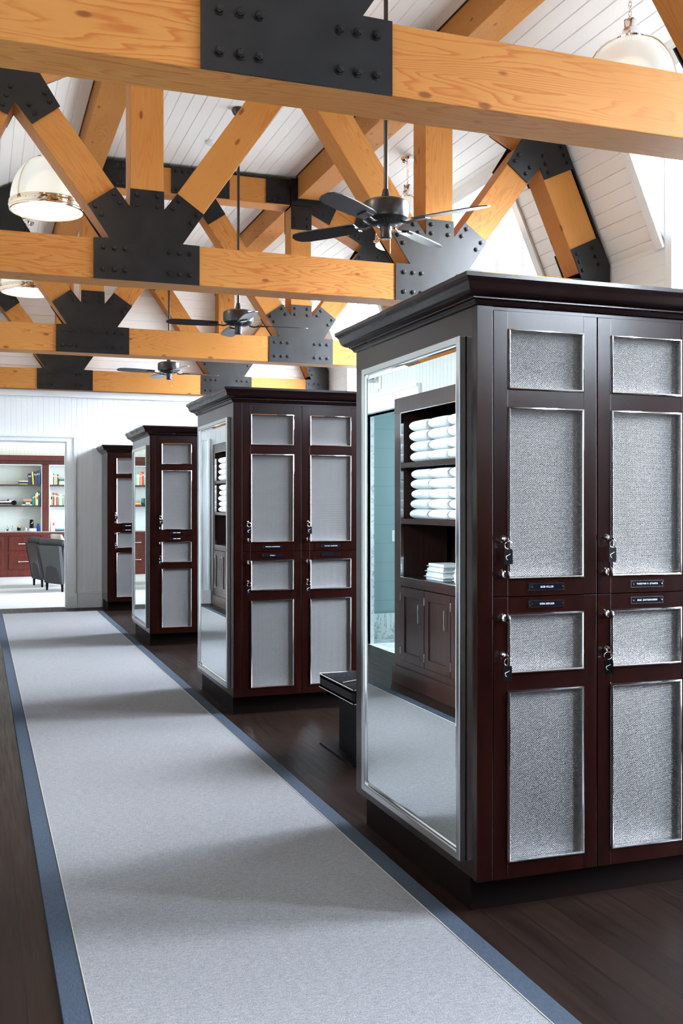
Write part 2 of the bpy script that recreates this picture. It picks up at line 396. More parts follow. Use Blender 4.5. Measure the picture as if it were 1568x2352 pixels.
# back wall (vertical beadboard) with the lounge opening
DO=(.196,1.126,2.262)
w=MB()
def wall_panel_x(mb,x0,x1,z0,z1,y,pitch=.07,side=-1): mb.strip(grooves((x0,y),(x1,y),pitch,.004,.007,-side),z0,z1,'z')
wall_panel_x(w,XL,DO[0],0,2.955,YB); wall_panel_x(w,DO[1],XR,0,2.955,YB); wall_panel_x(w,DO[0],DO[1],DO[2],2.955,YB)
for (a,b,z0,z1) in ((XL-.1,DO[0],0,2.955),(DO[1],XR+.1,0,2.955),(DO[0],DO[1],DO[2],2.955)): w.box(a,b,YB+.006,YB+.15,z0,z1)
struct(w.build('wall_back',WALLW))
struct(MB().box(XL,XR,YB-.03,YB+.1,2.878,2.952,b=.004).box(XL,XR,YB-.045,YB,2.868,2.884,b=.003).build('trim_1',TRIMW))
w=MB(); w.strip(grooves((YB+.11,2.95),(YB+.11,ZC+.1),NOT,.008,.010,1),XL-.1,XR+.1,'x'); w.box(XL-.1,XR+.1,YB+.125,YB+.3,2.9,ZC+.1)
struct(w.build('wall_gable',WHITE))
# cased opening to the lounge
t=MB()
def casing(mb,x0,x1,z0,z1):
    mb.box(x0,x1,YB-.022,YB+.0,z0,z1,b=.003)
cw=.132
for (a,b) in ((DO[0]-cw,DO[0]),(DO[1],DO[1]+cw)):
    s=1 if a>=DO[1] else -1
    t.box(a,b,YB-.020,YB,0,DO[2]+.09,b=.003)
    e=b if s>0 else a; t.box(min(e,e-s*.035),max(e,e-s*.035),YB-.036,YB,0.2,DO[2]+.09,b=.006)
    i=a if s>0 else b; t.box(min(i,i+s*.022),max(i,i+s*.022),YB-.028,YB,0.2,DO[2]+.022,b=.004)
    t.box(a-(.012 if s<0 else 0),b+(.012 if s>0 else 0),YB-.045,YB,0,.20,b=.004)
    t.box(min(i,i-s*.012),max(i,i-s*.012),YB-.01,YB+.16,0,DO[2])
t.box(DO[0],DO[1],YB-.0198,YB,DO[2],DO[2]+.0898); t.box(DO[0]-cw+.035,DO[1]+cw-.035,YB-.0355,YB,DO[2]+.055,DO[2]+.0895,b=.004)
t.box(DO[0],DO[1],YB-.028,YB,DO[2],DO[2]+.022,b=.004); t.box(DO[0],DO[1],YB-.01,YB+.16,DO[2]-.012,DO[2])
struct(t.build('door_2',TRIMW))
b=MB(); b.box(DO[1]+cw+.012,1.60,YB-.028,YB,0,.20,b=.003); b.box(DO[1]+cw+.012,1.60,YB-.034,YB,.185,.215,b=.006)
struct(b.build('baseboard_back',TRIMW))
o=MB().box(1.345,1.47,YB-.036,YB-.028,.075,.155,b=.003).box(1.36,1.455,YB-.039,YB-.030,.087,.143,b=.002).build('floor_socket_plate',TRIMW)
tag(o,'small blank white outlet plate on the baseboard right of the far doorway','outlet plate')
# wall behind the camera
struct(MB().box(XL-.1,XR+.1,Y0-.1,Y0,0,5.2).build('wall_front',DARKW))

# lounge beyond
w=MB(); w.strip(grooves((-3.2,21.12),(6.2,21.12),.07,.004,.007,1),0,3.2,'z'); w.box(-3.2,6.2,21.14,21.25,0,3.2)
struct(w.build('wall_lounge_back',CREAM))
struct(MB().box(-3.3,-3.2,YB+.15,21.2,0,3.2).build('wall_lounge_left',CREAM))
w=MB(); 
for (a,b_,z0,z1) in ((YB+.15,15.2,0,3.2),(17.0,17.6,0,3.2),(19.6,21.2,0,3.2),(15.2,17.0,0,.5),(17.6,19.6,0,.5),(15.2,17.0,2.8,3.2),(17.6,19.6,2.8,3.2)): w.box(6.2,6.3,a,b_,z0,z1)
struct(w.build('wall_lounge_right',CREAM))
struct(MB().box(-3.3,6.3,YB+.3,21.2,3.2,3.3).build('ceiling_lounge',WHITE))
w=MB().box(-3.3,XL-.1,YB+.05,YB+.16,0,3.2).box(XR+.1,6.3,YB+.05,YB+.16,0,3.2); struct(w.build('wall_lounge_front',CREAM))
# bathroom
struct(MB().box(-3.0,XL-.12,9.95,10.05,.0,2.7).build('wall_bathroom_far',TEAL))
struct(MB().box(-3.1,-3.0,7.4,10.05,0,2.7).build('wall_bathroom_left',TEAL))
struct(MB().box(-3.0,XL-.12,7.4,7.5,0,2.7).build('wall_bathroom_near',TEAL))
struct(MB().box(-3.1,XL-.12,7.4,10.05,2.7,2.8).build('ceiling_bathroom',WHITE))
struct(MB().box(-3.0,XL-.13,9.92,9.95,0,.27).build('baseboard_bathroom',MARB))
struct(MB().box(XL-.16,XL-.13,9.62,9.92,0,2.3).build('trim_2',MARB))
o=MB().box(-1.02,-.94,9.94,9.952,1.02,1.14,b=.004).box(-1.0,-.96,9.935,9.945,1.05,1.11).build('light_switch',TRIMW); tag(o,'white switch plate on the pale blue tiled bathroom wall','light switch')
o=MB().box(XL,XL+.012,9.02,9.16,2.52,2.66,b=.003).cyl((XL+.01,9.09,2.60),(XL+.16,9.09,2.60),.022,12,1).cyl((XL+.16,9.09,2.60),(XL+.16,9.09,2.52),.016,12,1).box(XL+.05,XL+.2,9.04,9.14,2.62,2.66,1,b=.004).build('wall_sconce',[CREAM,SATIN])
tag(o,'metal wall bracket lamp above the bathroom doorway, seen in the nearest mirror','wall lamp')

# ---------------------------------------------------------------- trusses
bolt_me=None
def bolt_mesh():
    m=MB(); m.lathe([(.021,0),(.021,-.003),(.0,-.003)],(0,0,0),16,axis='y',smooth=False)
    m.lathe([(.0165,-.003),(.0165,-.013),(.0145,-.0155),(0,-.0155)],(0,0,0),6,axis='y',smooth=False,a0=.3)
    m.lathe([(.009,-.0155),(.009,-.019),(0,-.020)],(0,0,0),10,axis='y')
    return m.mesh('bolt',STEEL)
BOLT=bolt_mesh()
def timber(name,parent,p0,p1,wd,y0,dep=BD,bev=.005):
    p0=Vector(p0);p1=Vector(p1);d=p1-p0;L=d.length;a=math.atan2(d.y,d.x)
    o=MB().box(0,L,0,dep,-wd/2,wd/2,b=bev).build(name,TIM,parent,(p0.x,y0,p0.y),(0,-a,0)); return o
def bar(name,parent,p0,p1,th,y0,dep):
    p0=Vector(p0);p1=Vector(p1);d=p1-p0;L=d.length;a=math.atan2(d.y,d.x)
    return MB().box(0,L,-.002,dep+.002,-th/2,th/2).build(name,STEEL,parent,(p0.x,y0,p0.y),(0,-a,0))
GUS=[(.737,2.953),(1.464,2.953),(1.464,3.231),(1.346,3.233),(1.495,3.454),(1.309,3.583),(1.217,3.462),(1.215,3.587),(.983,3.587),(.98,3.465),(.883,3.587),(.696,3.451),(.843,3.236),(.737,3.231)]
KNE=[(3.981,4.640),(3.875,4.377),(4.033,4.294),(3.902,4.09),(4.083,3.95),(4.192,4.085),(4.236,3.993),(4.50,4.112),(4.352,4.452)]
HEEL=[(4.50,2.953),(4.50,3.231),(4.578,3.233),(4.477,3.461),(4.722,3.575),(4.842,3.35),(4.842,2.953)]
APX=[(1.90,4.665),(1.90,4.94),(2.52,4.94),(2.52,4.665),(2.361,4.665),(2.475,4.50),(2.289,4.37),(2.21,4.485),(2.131,4.37),(1.945,4.50),(2.059,4.665)]
COLP=[(2.924,4.67),(3.192,4.67),(3.192,4.94),(2.924,4.94)]
PSTP=[(3.203,4.41),(3.437,4.41),(3.437,4.665),(3.203,4.665)]
RAFP=[(3.44,4.582),(3.44,4.885),(3.76,4.742),(3.644,4.491)]
def gus_bolts():
    b=[]
    for x in (.802,.877,.947,1.254,1.324,1.399):
        for z in (3.020,3.168): b.append((x,z))
    for x in (1.03,1.17):
        for z in (3.548,3.480): b.append((x,z))
    for (cx,cz,dx,dz) in ((1.402,3.519,.568,.823),(.79,3.519,-.594,.804)):
        for al in (-.035,-.105):
            for pe in (-.078,.078): b.append((cx+dx*al+dz*pe,cz+dz*al-dx*pe))
    return b
KB=[(3.968,4.112),(4.003,4.165),(4.066,4.022),(4.102,4.075),(4.27,4.055),(4.245,4.12),(4.22,4.18),(4.44,4.15),(4.415,4.21),(4.39,4.27),(3.95,4.40),(4.0,4.375),(4.02,4.54),(4.08,4.51)]
HB=[(4.55,3.02),(4.62,3.02),(4.69,3.02),(4.55,3.17),(4.62,3.17),(4.69,3.17),(4.53,3.43),(4.555,3.365),(4.585,3.30),(4.68,3.49),(4.705,3.425),(4.735,3.36)]
AB=[(1.95,4.71),(2.02,4.71),(2.09,4.71),(1.95,4.90),(2.02,4.90),(2.09,4.90),(2.33,4.71),(2.40,4.71),(2.47,4.71),(2.33,4.90),(2.40,4.90),(2.47,4.90),(2.32,4.44),(2.42,4.50),(2.28,4.49),(2.38,4.555),(2.10,4.44),(2.0,4.50),(2.14,4.49),(2.04,4.555)]
def mirror(pl): return [(mx(x),z) for x,z in pl]
names=['nearest the camera, beam crossing the top of the picture','second from the camera, its beam ending behind the nearest locker bank','third from the camera, just behind the middle ceiling fan','farthest from the camera, resting on the back wall']
def make_truss():
    T=thing('timber_truss','','roof truss')
    ch=timber('bottom_chord',T,(XL+.03,3.0925),(4.835,3.0925),.275,0,BD+.004)
    timber('collar_beam',T,(1.225,4.795),(3.195,4.795),.272,.001,BD-.002)
    bar('steel_strap',T,(1.225,4.94),(3.195,4.94),.016,0,BD)
    for s in (0,1):
        M=(lambda p:p) if s==0 else (lambda p:(mx(p[0]),p[1]))
        timber('post',T,M((3.32,3.232)),M((3.32,4.655)),.23,.002,BD-.004)
        timber('diagonal_brace',T,M((3.217,3.234)),M((2.262,4.618)),.226,.004,BD-.008)
        timber('diagonal_brace',T,M((3.416,3.234)),M((4.13,4.19)),.226,.004,BD-.008)
        timber('upper_rafter',T,M((3.452,4.726)),M((4.20,4.366)),.272,.003,BD-.006)
        timber('lower_rafter',T,M((4.212,4.378)),M((4.685,3.334)),.272,.005,BD-.010)
        bar('steel_strap',T,M((3.50,4.868)),M((4.352,4.458)),.016,0,BD)
        bar('steel_strap',T,M((4.352,4.458)),M((4.845,3.35)),.016,0,BD)
        for (nm,poly,bl) in (('gusset_plate',mirror(GUS),[(mx(x),z) for x,z in gus_bolts()]),('knee_plate',KNE,KB),('heel_plate',HEEL,HB),('collar_plate',COLP,[]),('post_plate',PSTP,[(3.25,4.45),(3.39,4.45),(3.25,4.53),(3.39,4.53)]),('rafter_plate',RAFP,[])):
            pl=[M(p) for p in poly]
            P=MB().prism(pl,-.012,.0,'y').build(nm,STEEL,T)
            for (x,z) in bl:
                if nm=='heel_plate' and s==1: continue
                q=M((x,z)); bo=bpy.data.objects.new('bolt',BOLT); COL.objects.link(bo); bo.parent=P; bo.location=(q[0],-.012,q[1])
            MB().prism([(x,max(z,2.968)) for x,z in pl],BD+.003,BD+.014,'y').build(nm,STEEL,T)
        # hangers that carry the purlin ends
        x0,x1=(3.252,3.518) if s==0 else (mx(3.518),mx(3.252))
        for (ya,yb) in ((-.085,-.0125),(BD+.0145,BD+.087)):
            hm=MB()
            hm.box(x0,x1,ya,yb,4.714,4.724); hm.box(x0,x0+.008,ya,yb,4.724,4.955); hm.box(x1-.008,x1,ya,yb,4.724,4.955)
            hm.box(x0-.05,x1+.0,*((-.0125,-.002) if ya<0 else (BD+.004,BD+.0145)),4.67,4.96) if s==0 else hm.box(x0,x1+.05,*((-.0125,-.002) if ya<0 else (BD+.004,BD+.0145)),4.67,4.96)
            hm.build('purlin_hanger',STEEL,T)
    P=MB().prism(APX,-.012,0,'y').build('apex_plate',STEEL,T)
    for i,(x,z) in enumerate(AB[:12]+AB[12:14]+AB[16:18]): bo=bpy.data.objects.new('bolt',BOLT); COL.objects.link(bo); bo.parent=P; bo.location=(x,-.012,z)
    # remaining small bolt heads on the collar, rafter and far heel plates
    rest=MB(); l=[(2.96,4.71),(3.02,4.71),(3.08,4.71),(2.96,4.90),(3.02,4.90),(3.08,4.90),(3.56,4.77),(3.62,4.745),(3.68,4.72),(3.53,4.62),(3.59,4.592),(3.65,4.565)]
    l=l+[(mx(x),z) for x,z in l]+[(mx(x),z) for x,z in HB]
    for (x,z) in l:
        rest.lathe([(.0165,-.0121),(.0165,-.025),(.013,-.0275),(0,-.0275)],(x,0,z),6,axis='y',smooth=False)
        rest.lathe([(.021,-.0121),(.021,-.015),(0,-.015)],(x,0,z),12,axis='y',smooth=False)
    r=rest.build('small_bolts',STEEL,T); r['kind']='stuff'
    return T
T0=make_truss()
for i,y in enumerate(TY):
    t_=T0 if i==0 else copy_tree(T0)
    t_.location=(0,y,0); t_['label']='bolted timber truss '+names[i]; t_['group']='timber roof trusses'
PN=['over the camera','from the nearest truss to the second','from the second truss to the third','from the third truss to the far one']
for i in range(4):
    ya=Y0+.02 if i==0 else TY[i-1]+BD+.016; yb=TY[i]-.0145
    for s,sd in ((0,'right'),(1,'left')):
        xa=3.262 if s==0 else mx(3.508)
        e=thing('roof_purlin','%s-hand ceiling purlin running %s'%(sd,PN[i]),'roof beam',(xa+.123,ya,4.726),0,'ceiling purlins along the room')
        L=yb-ya
        MB().box(0,L,-.123,.123,0,.25,b=.004).build('timber',TIM,e,(0,0,0),(0,0,PI/2))
        MB().box(-.132,.132,0,L,.2502,.262).build('steel_strap',STEEL,e)

# ---------------------------------------------------------------- ceiling fans
def make_fan():
    F=thing('ceiling_fan','','ceiling fan')
    m=MB(); m.lathe([(0,0),(.055,0),(.062,-.02),(.045,-.055),(.018,-.07),(0,-.07)],(0,0,ZC),20); m.build('canopy',BLACKM,F)
    MB().cyl((0,0,ZC-.06),(0,0,3.20),.0125,14).build('downrod',BLACKM,F)
    m=MB(); m.lathe([(0,3.30-.07),(.017,3.23),(.022,3.21),(.03,3.175),(.05,3.168),(.115,3.158),(.135,3.145),(.138,3.13),(.138,3.075),(.132,3.055),(.10,3.035),(.06,3.02),(.05,3.018),(0,3.018)],(0,0,0),40)
    h=m.build('motor_housing',BLACKM,F)
    v=MB()
    for k in range(30):
        a=2*PI*k/30; ca,sa=math.cos(a),math.sin(a)
        p=[(.068*ca-.004*sa,.068*sa+.004*ca,3.0225),(.068*ca+.004*sa,.068*sa-.004*ca,3.0225),(.112*ca+.006*sa,.112*sa-.006*ca,3.041),(.112*ca-.006*sa,.112*sa+.006*ca,3.041)]
        v.add([(x,y,z-.003) for x,y,z in p],[(0,1,2,3)])
    v.build('vent_slots',SATIN if False else DARKSLOT,h)
    m=MB(); m.lathe([(.034,3.02),(.036,3.0),(.030,2.985),(.033,2.965),(.033,2.95),(.024,2.943),(0,2.943)],(0,0,0),24); m.build('switch_housing',BLACKM,F)
    MB().cyl((.03,-.012,2.96),(.03,-.012,2.87),.0012,6).sph((.03,-.012,2.865),.004,n=8).build('pull_chain',BRASS,F)
    for k in range(4):
        a=2*PI*k/4
        b=MB(); 
        pr=[(.19,-.05),(.24,-.058),(.42,-.066),(.56,-.064),(.62,-.05),(.645,-.02),(.645,.02),(.62,.05),(.56,.064),(.42,.066),(.24,.058),(.19,.05)]
        b.prism(pr,-.003,.003,'z'); o=b.build('blade',BLADE,F,(0,0,3.035),(R(11),0,a)); 
        q=MB().tube([(.10,0,3.03),(.14,0,3.02),(.19,.0,3.028),(.23,0,3.034)],.007,8); q.box(.19,.27,-.03,.03,3.024,3.030); o2=q.build('blade_bracket',BLACKM,o)
        o2.matrix_parent_inverse=Matrix.Identity(4)
        for vv in o2.data.vertices: vv.co.z-=3.035
    return F
F0=make_fan()
for i,(y,a,lab) in enumerate(((5.44,38,'black ceiling fan nearest the camera, against the blue-grey gusset plate'),(8.97,-3,'black ceiling fan in the middle of the row, above the third truss beam'),(12.52,8,'smallest, farthest black ceiling fan, low above the back wall beam'))):
    f=F0 if i==0 else copy_tree(F0); f.location=(CX,y,0); f.rotation_euler=(0,0,R(a)); f['label']=lab; f['group']='ceiling fans down the room'

# ---------------------------------------------------------------- pendant lamps
def make_pendant():
    P=thing('pendant_lamp','','pendant lamp')      # origin at rim centre, z=0 is the rim
    H=.80
    prof=[(.302,.07)]
    for k in range(1,13):
        a=PI/2*k/12; prof.append((.302*math.cos(a)**.92 if k<12 else .07,.07+.385*math.sin(a)**1.0))
    prof[-1]=(.072,.452)
    MB().lathe(prof,(0,0,0),160,rib=.0035,caps=False).build('glass_dome',DOME,P)
    m=MB(); m.lathe([(.300,.075),(.306,.078),(.311,.072),(.309,.060),(.314,.056),(.314,.028),(.310,.020),(.312,.012),(.308,0),(.296,-.002),(.296,.01),(.300,.075)],(0,0,0),64,caps=False)
    for k in range(24):
        a=2*PI*k/24; m.sph((.315*math.cos(a),.315*math.sin(a),.042),.004,n=6)
    m.build('rim_band',BRASS,P)
    MB().lathe([(0,-.018),(.10,-.016),(.20,-.010),(.27,-.003),(.298,.006)],(0,0,0),48,caps=False).build('diffuser',DIFF,P)
    m=MB(); m.lathe([(.085,.445),(.088,.456),(.072,.468),(.060,.478),(.05,.50),(.048,.512),(.038,.52),(.038,.565),(.040,.572),(.026,.582),(.010,.586),(.008,.60),(0,.60)],(0,0,0),32)
    m.build('cap',CHROME,P)
    for k in range(3):
        a=2*PI*k/3+.55; pts=[]
        for j in range(11):
            b=PI/2*j/10; r=.318*math.cos(b)**.9 if j<10 else .08; pts.append(((max(r,.08))*math.cos(a),(max(r,.08))*math.sin(a),.055+.405*math.sin(b)))
        s=MB().tube(pts,.0065,6); s.cyl((.312*math.cos(a),.312*math.sin(a),.055),(.335*math.cos(a),.335*math.sin(a),.055),.010,10); s.build('strap',BRASS,P)
    ch=MB(); z=.60; k=0
    while z<H-.02:
        pts=[]
        for j in range(12):
            t=2*PI*j/12; u=.0095*math.cos(t); vz=.019*math.sin(t); pts.append((u,0,z+.015+vz) if k%2 else (0,u,z+.015+vz))
        ch.tube(pts,.0026,6,closed=True); z+=.029; k+=1
    ch.build('chain',CHROME,P)
    MB().lathe([(0,H-.035),(.012,H-.03),(.02,H-.012),(.05,H-.006),(.066,H+.006),(.07,H+.03),(0,H+.03)],(0,0,0),24).build('canopy',CHROME,P)
    return P
P0=make_pendant(); ZR=3.895
pl=[(3.87,5.44,'large glass dome pendant at the top right, above the nearest beam'),(.55,8.97,'glass dome pendant at upper left behind the left diagonal brace'),(3.87,8.97,'pendant whose chain and cap show beside the near fan rod'),(.55,12.5,'far left glass pendant showing just below the second beam'),(3.87,12.5,'small far pendant almost hidden behind the third truss right-hand gusset')]
for i,(x,y,lab) in enumerate(pl):
    p=P0 if i==0 else copy_tree(P0); p.location=(x,y,ZR); p.rotation_euler=(0,0,.4+i*.8); p['label']=lab; p['group']='ribbed glass dome pendants'
o=MB().lathe([(0,0),(.055,0),(.055,-.02),(.045,-.034),(0,-.036)],(2.158,9.87,ZC),24).build('smoke_detector',TRIMW); tag(o,'round white smoke detector on the flat board ceiling','smoke detector')

# ---------------------------------------------------------------- lockers
LX=1.60; BW=1.175; ZB=.131; ZT=2.098; ZS=1.0985
BL=XR-LX-.008
CWD=.416; X1=.062
def text_mesh(mb,s,x,z,size,y,mi):
    cu=bpy.data.curves.new('t','FONT'); cu.body=s; cu.size=size; cu.align_x='CENTER'; cu.align_y='CENTER'; cu.space_character=1.12
    ob=bpy.data.objects.new('t',cu); COL.objects.link(ob); bpy.context.view_layer.update()
    me=bpy.data.meshes.new_from_object(ob.evaluated_get(bpy.context.evaluated_depsgraph_get()))
    mb.add([(x+v.co.x,y,z+v.co.y) for v in me.vertices],[list(p.vertices) for p in me.polygons],mi)
    bpy.data.objects.remove(ob); bpy.data.curves.remove(cu)
def plate(name_txt):
    m=MB(); m.box(-.0695,.0695,-.003,0,-.0125,.0125,0); m.box(-.067,.067,-.0036,-.0028,-.0105,.0105,1)
    for s in (-1,1): m.lathe([(.0032,-.0036),(.0032,-.005),(0,-.0055)],(s*.061,0,0),10,0,axis='y')
    if name_txt=='-': 
        for k in range(12):
            if k!=5: m.box(-.036+k*.006,-.032+k*.006,-.0042,-.0037,-.0028,.0028,2)
    elif name_txt: text_mesh(m,name_txt,0,0,.0088,-.0040,2)
    return m
def trim_frame(x0,x1,z0,z1):
    m=MB()
    prof=[(0,-.001),(.0005,-.0055),(.004,-.0065),(.0075,-.0045),(.0085,.001),(.0085,.012)]   # inward offset, y
    n=len(prof); vs=[]
    cs=[(x0,z0,1,1),(x1,z0,-1,1),(x1,z1,-1,-1),(x0,z1,1,-1)]
    for (x,z,sx,sz) in cs:
        for (o,y) in prof: vs.append((x+sx*o,y,z+sz*o))
    fs=[]
    for i in range(4):
        j=(i+1)%4
        for k in range(n-1): fs.append((i*n+k,j*n+k,j*n+k+1,i*n+k+1))
    m.add(vs,fs,0,True); return m
PANELS={'u':[(1.814,2.023),(1.159,1.754)],'l':[(.834,1.041),(.183,.774)]}
DX0,DX1=.057,.359
def door(parent,x,which,txt,proto=None):
    z0,z1=(ZS+.0015,ZT-.014) if which=='u' else (ZB-.004,ZS-.0015)
    ps=PANELS[which]; w=CWD-.003; m=MB()
    m.box(.0015,DX0,0,.022,z0,z1,b=.001); m.box(DX1,w,0,.022,z0,z1,b=.001)
    zs=[z1]+[v for p in ps for v in (p[1],p[0])]+[z0]
    for i in range(0,len(zs),2): m.box(DX0,DX1,0.0003,.022,zs[i+1],zs[i])
    D=m.build('door',MAH,parent,(x,0,0))
    for (a,b) in ps:
        MB().box(DX0,DX1,.0125,.0145,a,b).build('mesh_panel',WIRE,D)
        trim_frame(DX0,DX1,a,b).build('panel_trim',CHROME,D)
    kz=1.177 if which=='u' else 1.026; lz=1.301 if which=='u' else .903
    k=MB(); k.lathe([(.009,0),(.010,-.002),(.0055,-.006),(.0055,-.014),(.010,-.018),(.0125,-.023),(.0115,-.027),(.006,-.0285),(0,-.0285)],(0,0,0),20,axis='y')
    k.v=[(v_[0]*.85,v_[1],v_[2]*1.25) for v_ in k.v]
    k.build('knob',CHROME,D,(.042,0,kz))
    MB().lathe([(.0105,0),(.0110,-.003),(.009,-.009),(.0085,-.012),(0,-.0125)],(0,0,0),20,axis='y').build('cam_lock',CHROME,D,(.036,0,lz))
    pz=1.130 if which=='u' else 1.071
    plate(txt).build('name_plate',[CHROME,NAVY,LETTER],D,(.209,0,pz))
    return D
def crown_profile():
    return [(0,ZT),(.008,ZT+.001),(.011,ZT+.006),(.015,ZT+.013),(.021,ZT+.018),(.026,ZT+.0195),(.026,ZT+.024),(.034,ZT+.026),(.046,ZT+.031),(.055,ZT+.041),(.0595,ZT+.053),(.063,ZT+.064),(.069,ZT+.073),(.0755,ZT+.078),(.0775,ZT+.080),(.0775,ZT+.094),(.05,ZT+.094)]
def make_bank(texts):
    B=thing('locker_bank','','locker bank')      # origin at the aisle corner; x runs to the window wall
    m=MB()
    m.box(0,BL,.03,BW-.0,ZB,ZT,b=0); m.box(0,X1-.0012,0,.03,ZB-.004,ZT,b=.0015)
    m.box(X1,BL,.004,.03,ZT-.0125,ZT); m.box(X1+7*CWD,BL,0,.03,ZB,ZT)
    m.build('body',MAH,B)
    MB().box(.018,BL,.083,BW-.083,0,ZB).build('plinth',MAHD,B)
    pr=crown_profile(); n=len(pr); vs=[]; cs=[(BL,0,0,-1),(0,0,-1,-1),(0,BW,-1,1),(BL,BW,0,1)]
    for (x,y,sx,sy) in cs:
        for (o,z) in pr: vs.append((x+sx*o,y+sy*o,z))
    fs=[]
    for i in range(3):
        for k in range(n-1): fs.append((i*n+k,(i+1)*n+k,(i+1)*n+k+1,i*n+k+1))
    fs.append([i*n+n-1 for i in range(4)])
    cm=MB(); cm.add(vs,fs,0,True); cm.build('crown_moulding',MAHH,B)
    # mirror on the aisle end
    ya,yb,za,zb=.083,1.045,.175,2.005
    fr=MB(); fw=.028
    def rail(y0,y1,z0,z1): fr.box(-.026,-.0005,y0,y1,z0,z1,b=.003)
    rail(ya,ya+fw,za,zb); rail(yb-fw,yb,za,zb); rail(ya+fw,yb-fw,za,za+fw); rail(ya+fw,yb-fw,zb-fw,zb)
    M=fr.build('mirror_frame',SATIN,B)
    a,b,c_,d=ya+fw,yb-fw,za+fw,zb-fw; e=.022; xo=-.012; xi=-.0155
    g=MB(); g.add([(xi,a+e,c_+e),(xi,b-e,c_+e),(xi,b-e,d-e),(xi,a+e,d-e),(xo,a,c_),(xo,b,c_),(xo,b,d),(xo,a,d)],[(0,1,2,3),(4,5,1,0),(5,6,2,1),(6,7,3,2),(7,4,0,3)])
    g.build('mirror_glass',MIRR,M)
    lip=MB()
    for (y0,y1,z0,z1) in ((a,a+.003,c_,d),(b-.003,b,c_,d),(a,b,c_,c_+.003),(a,b,d-.003,d)): lip.box(-.020,-.011,y0,y1,z0,z1)
    lip.build('inner_bead',CHROME,M)
    for ci in range(7):
        for wi,wh in enumerate('ul'):
            tx=texts.get((ci,wi),'') ; door(B,X1+ci*CWD,wh,tx)
    return B
YK=[3.115,6.635,10.155,13.665]
TX=[{(0,0):'BOB MILLER',(0,1):'RON BERGER',(1,0):"TIMOTHY P. O'HARA",(1,1):'ERIC ZINTERHOFER'},
    {(0,0):'MICHAEL LOCKWOOD',(0,1):'PETER H',(1,0):'MICHAEL VALENTINE'},{(0,0):'-',(0,1):'-'},{(0,0):'-',(0,1):'-'}]
BL_LAB=['dark mahogany locker bank nearest the camera, end mirror showing towels','dark mahogany locker bank second from the camera, behind the black bench','dark mahogany locker bank third from the camera, narrow end mirror reflecting books']
banks=[]
for i in range(3):
    B=make_bank(TX[i]); B.location=(LX,YK[i],0); B['label']=BL_LAB[i]; B['group']='locker banks along the runner'; banks.append(B)
# far half-depth bank against the back wall, no mirror
_bw=BW; BW=YB-.003-YK[3]
B=make_bank(TX[3]); B.location=(LX,YK[3],0); B['label']='farthest, shallow locker bank standing against the white back wall without a mirror'; B['group']='locker banks along the runner'
for ch in list(B.children):
    if ch.name.startswith('mirror_frame'):
        for g in list(ch.children): bpy.data.objects.remove(g)
        bpy.data.objects.remove(ch)
    elif ch.name.startswith('crown'):
        for v in ch.data.vertices:
            if v.co.y>BW-.001: v.co.y=BW-.001
    elif ch.name.startswith('plinth'):
        for v in ch.data.vertices:
            if v.co.y>.2: v.co.y=BW
BW=_bw
for yk,lb in ((-.405,'dark mahogany locker bank added unseen level with the camera, blocking window light'),(-3.925,'dark mahogany locker bank added unseen behind the camera, blocking window light')):
    B2=copy_tree(banks[0]); B2.location=(LX,yk,0); B2['label']=lb  # unseen banks added to keep side window light off the runner
# keys hanging in the locks
def make_key():
    K=thing('locker_key','','key')
    k=MB(); k.box(-.0012,.0012,-.030,-.0127,-.004,.004); k.lathe([(.0085,-.001),(.0085,.001)],(0,-.034,-.004),16,axis='x'); k.build('key_blade',CHROME,K)
    pts=[(.0035+.0138*math.cos(2*PI*j/20),-.034-.004*math.sin(2*PI*j/20),-.0215+.0138*math.sin(2*PI*j/20)) for j in range(20)]
    MB().tube(pts,.0013,6,closed=True).build('key_ring',CHROME,K)
    t=MB(); w_,h_=.0165,.026; r_=.004; poly=[]
    for (sx,sz,a0) in ((1,1,0),(-1,1,90),(-1,-1,180),(1,-1,270)):
        for j in range(5):
            a=R(a0+22.5*j); poly.append((.003+sx*(w_-r_)+r_*math.cos(a),-.062+sz*(h_-r_)+r_*math.sin(a)))
    t.prism(poly,-.0335,-.0305,'y',0)
    def st(p,q,wd): 
        p=Vector(p);q=Vector(q);n=(q-p).normalized();n=Vector((-n.y,n.x))*wd
        t.add([(v.x,-.0339,v.y) for v in (p-n,q-n*.5,q+n*.5,p+n)],[(0,1,2,3)],1)
    st((-.006,-.060),(.004,-.056),.0014); st((.004,-.056),(.011,-.052),.0009); st((-.006,-.060),(-.005,-.068),.0012); st((-.005,-.068),(.000,-.073),.0010)
    t.build('fob',[BLKL,LETTER],K); return K
K0=make_key(); ki=0
BN=['nearest','second','third','far']
for bi,(Y,cols) in enumerate(zip(YK,(2,2,1,1))):
    for ci in range(cols):
        for wh,lz in (('upper',1.301),('lower',.903)):
            k=K0 if ki==0 else copy_tree(K0); ki+=1
            k.location=(LX+X1+ci*CWD+.036,Y-.0002,lz)
            k.rotation_euler=(0,random.uniform(-.06,.06),random.uniform(-.05,.25) if not(bi==0 and ci==1 and wh=='lower') else -.5)
            k['label']='key with ring and dark fob in %s door of %s bank%s'%(wh,BN[bi],(', leftmost column' if ci==0 else ', second column') if cols==2 else '')
            k['group']='keys hanging in the locker doors'

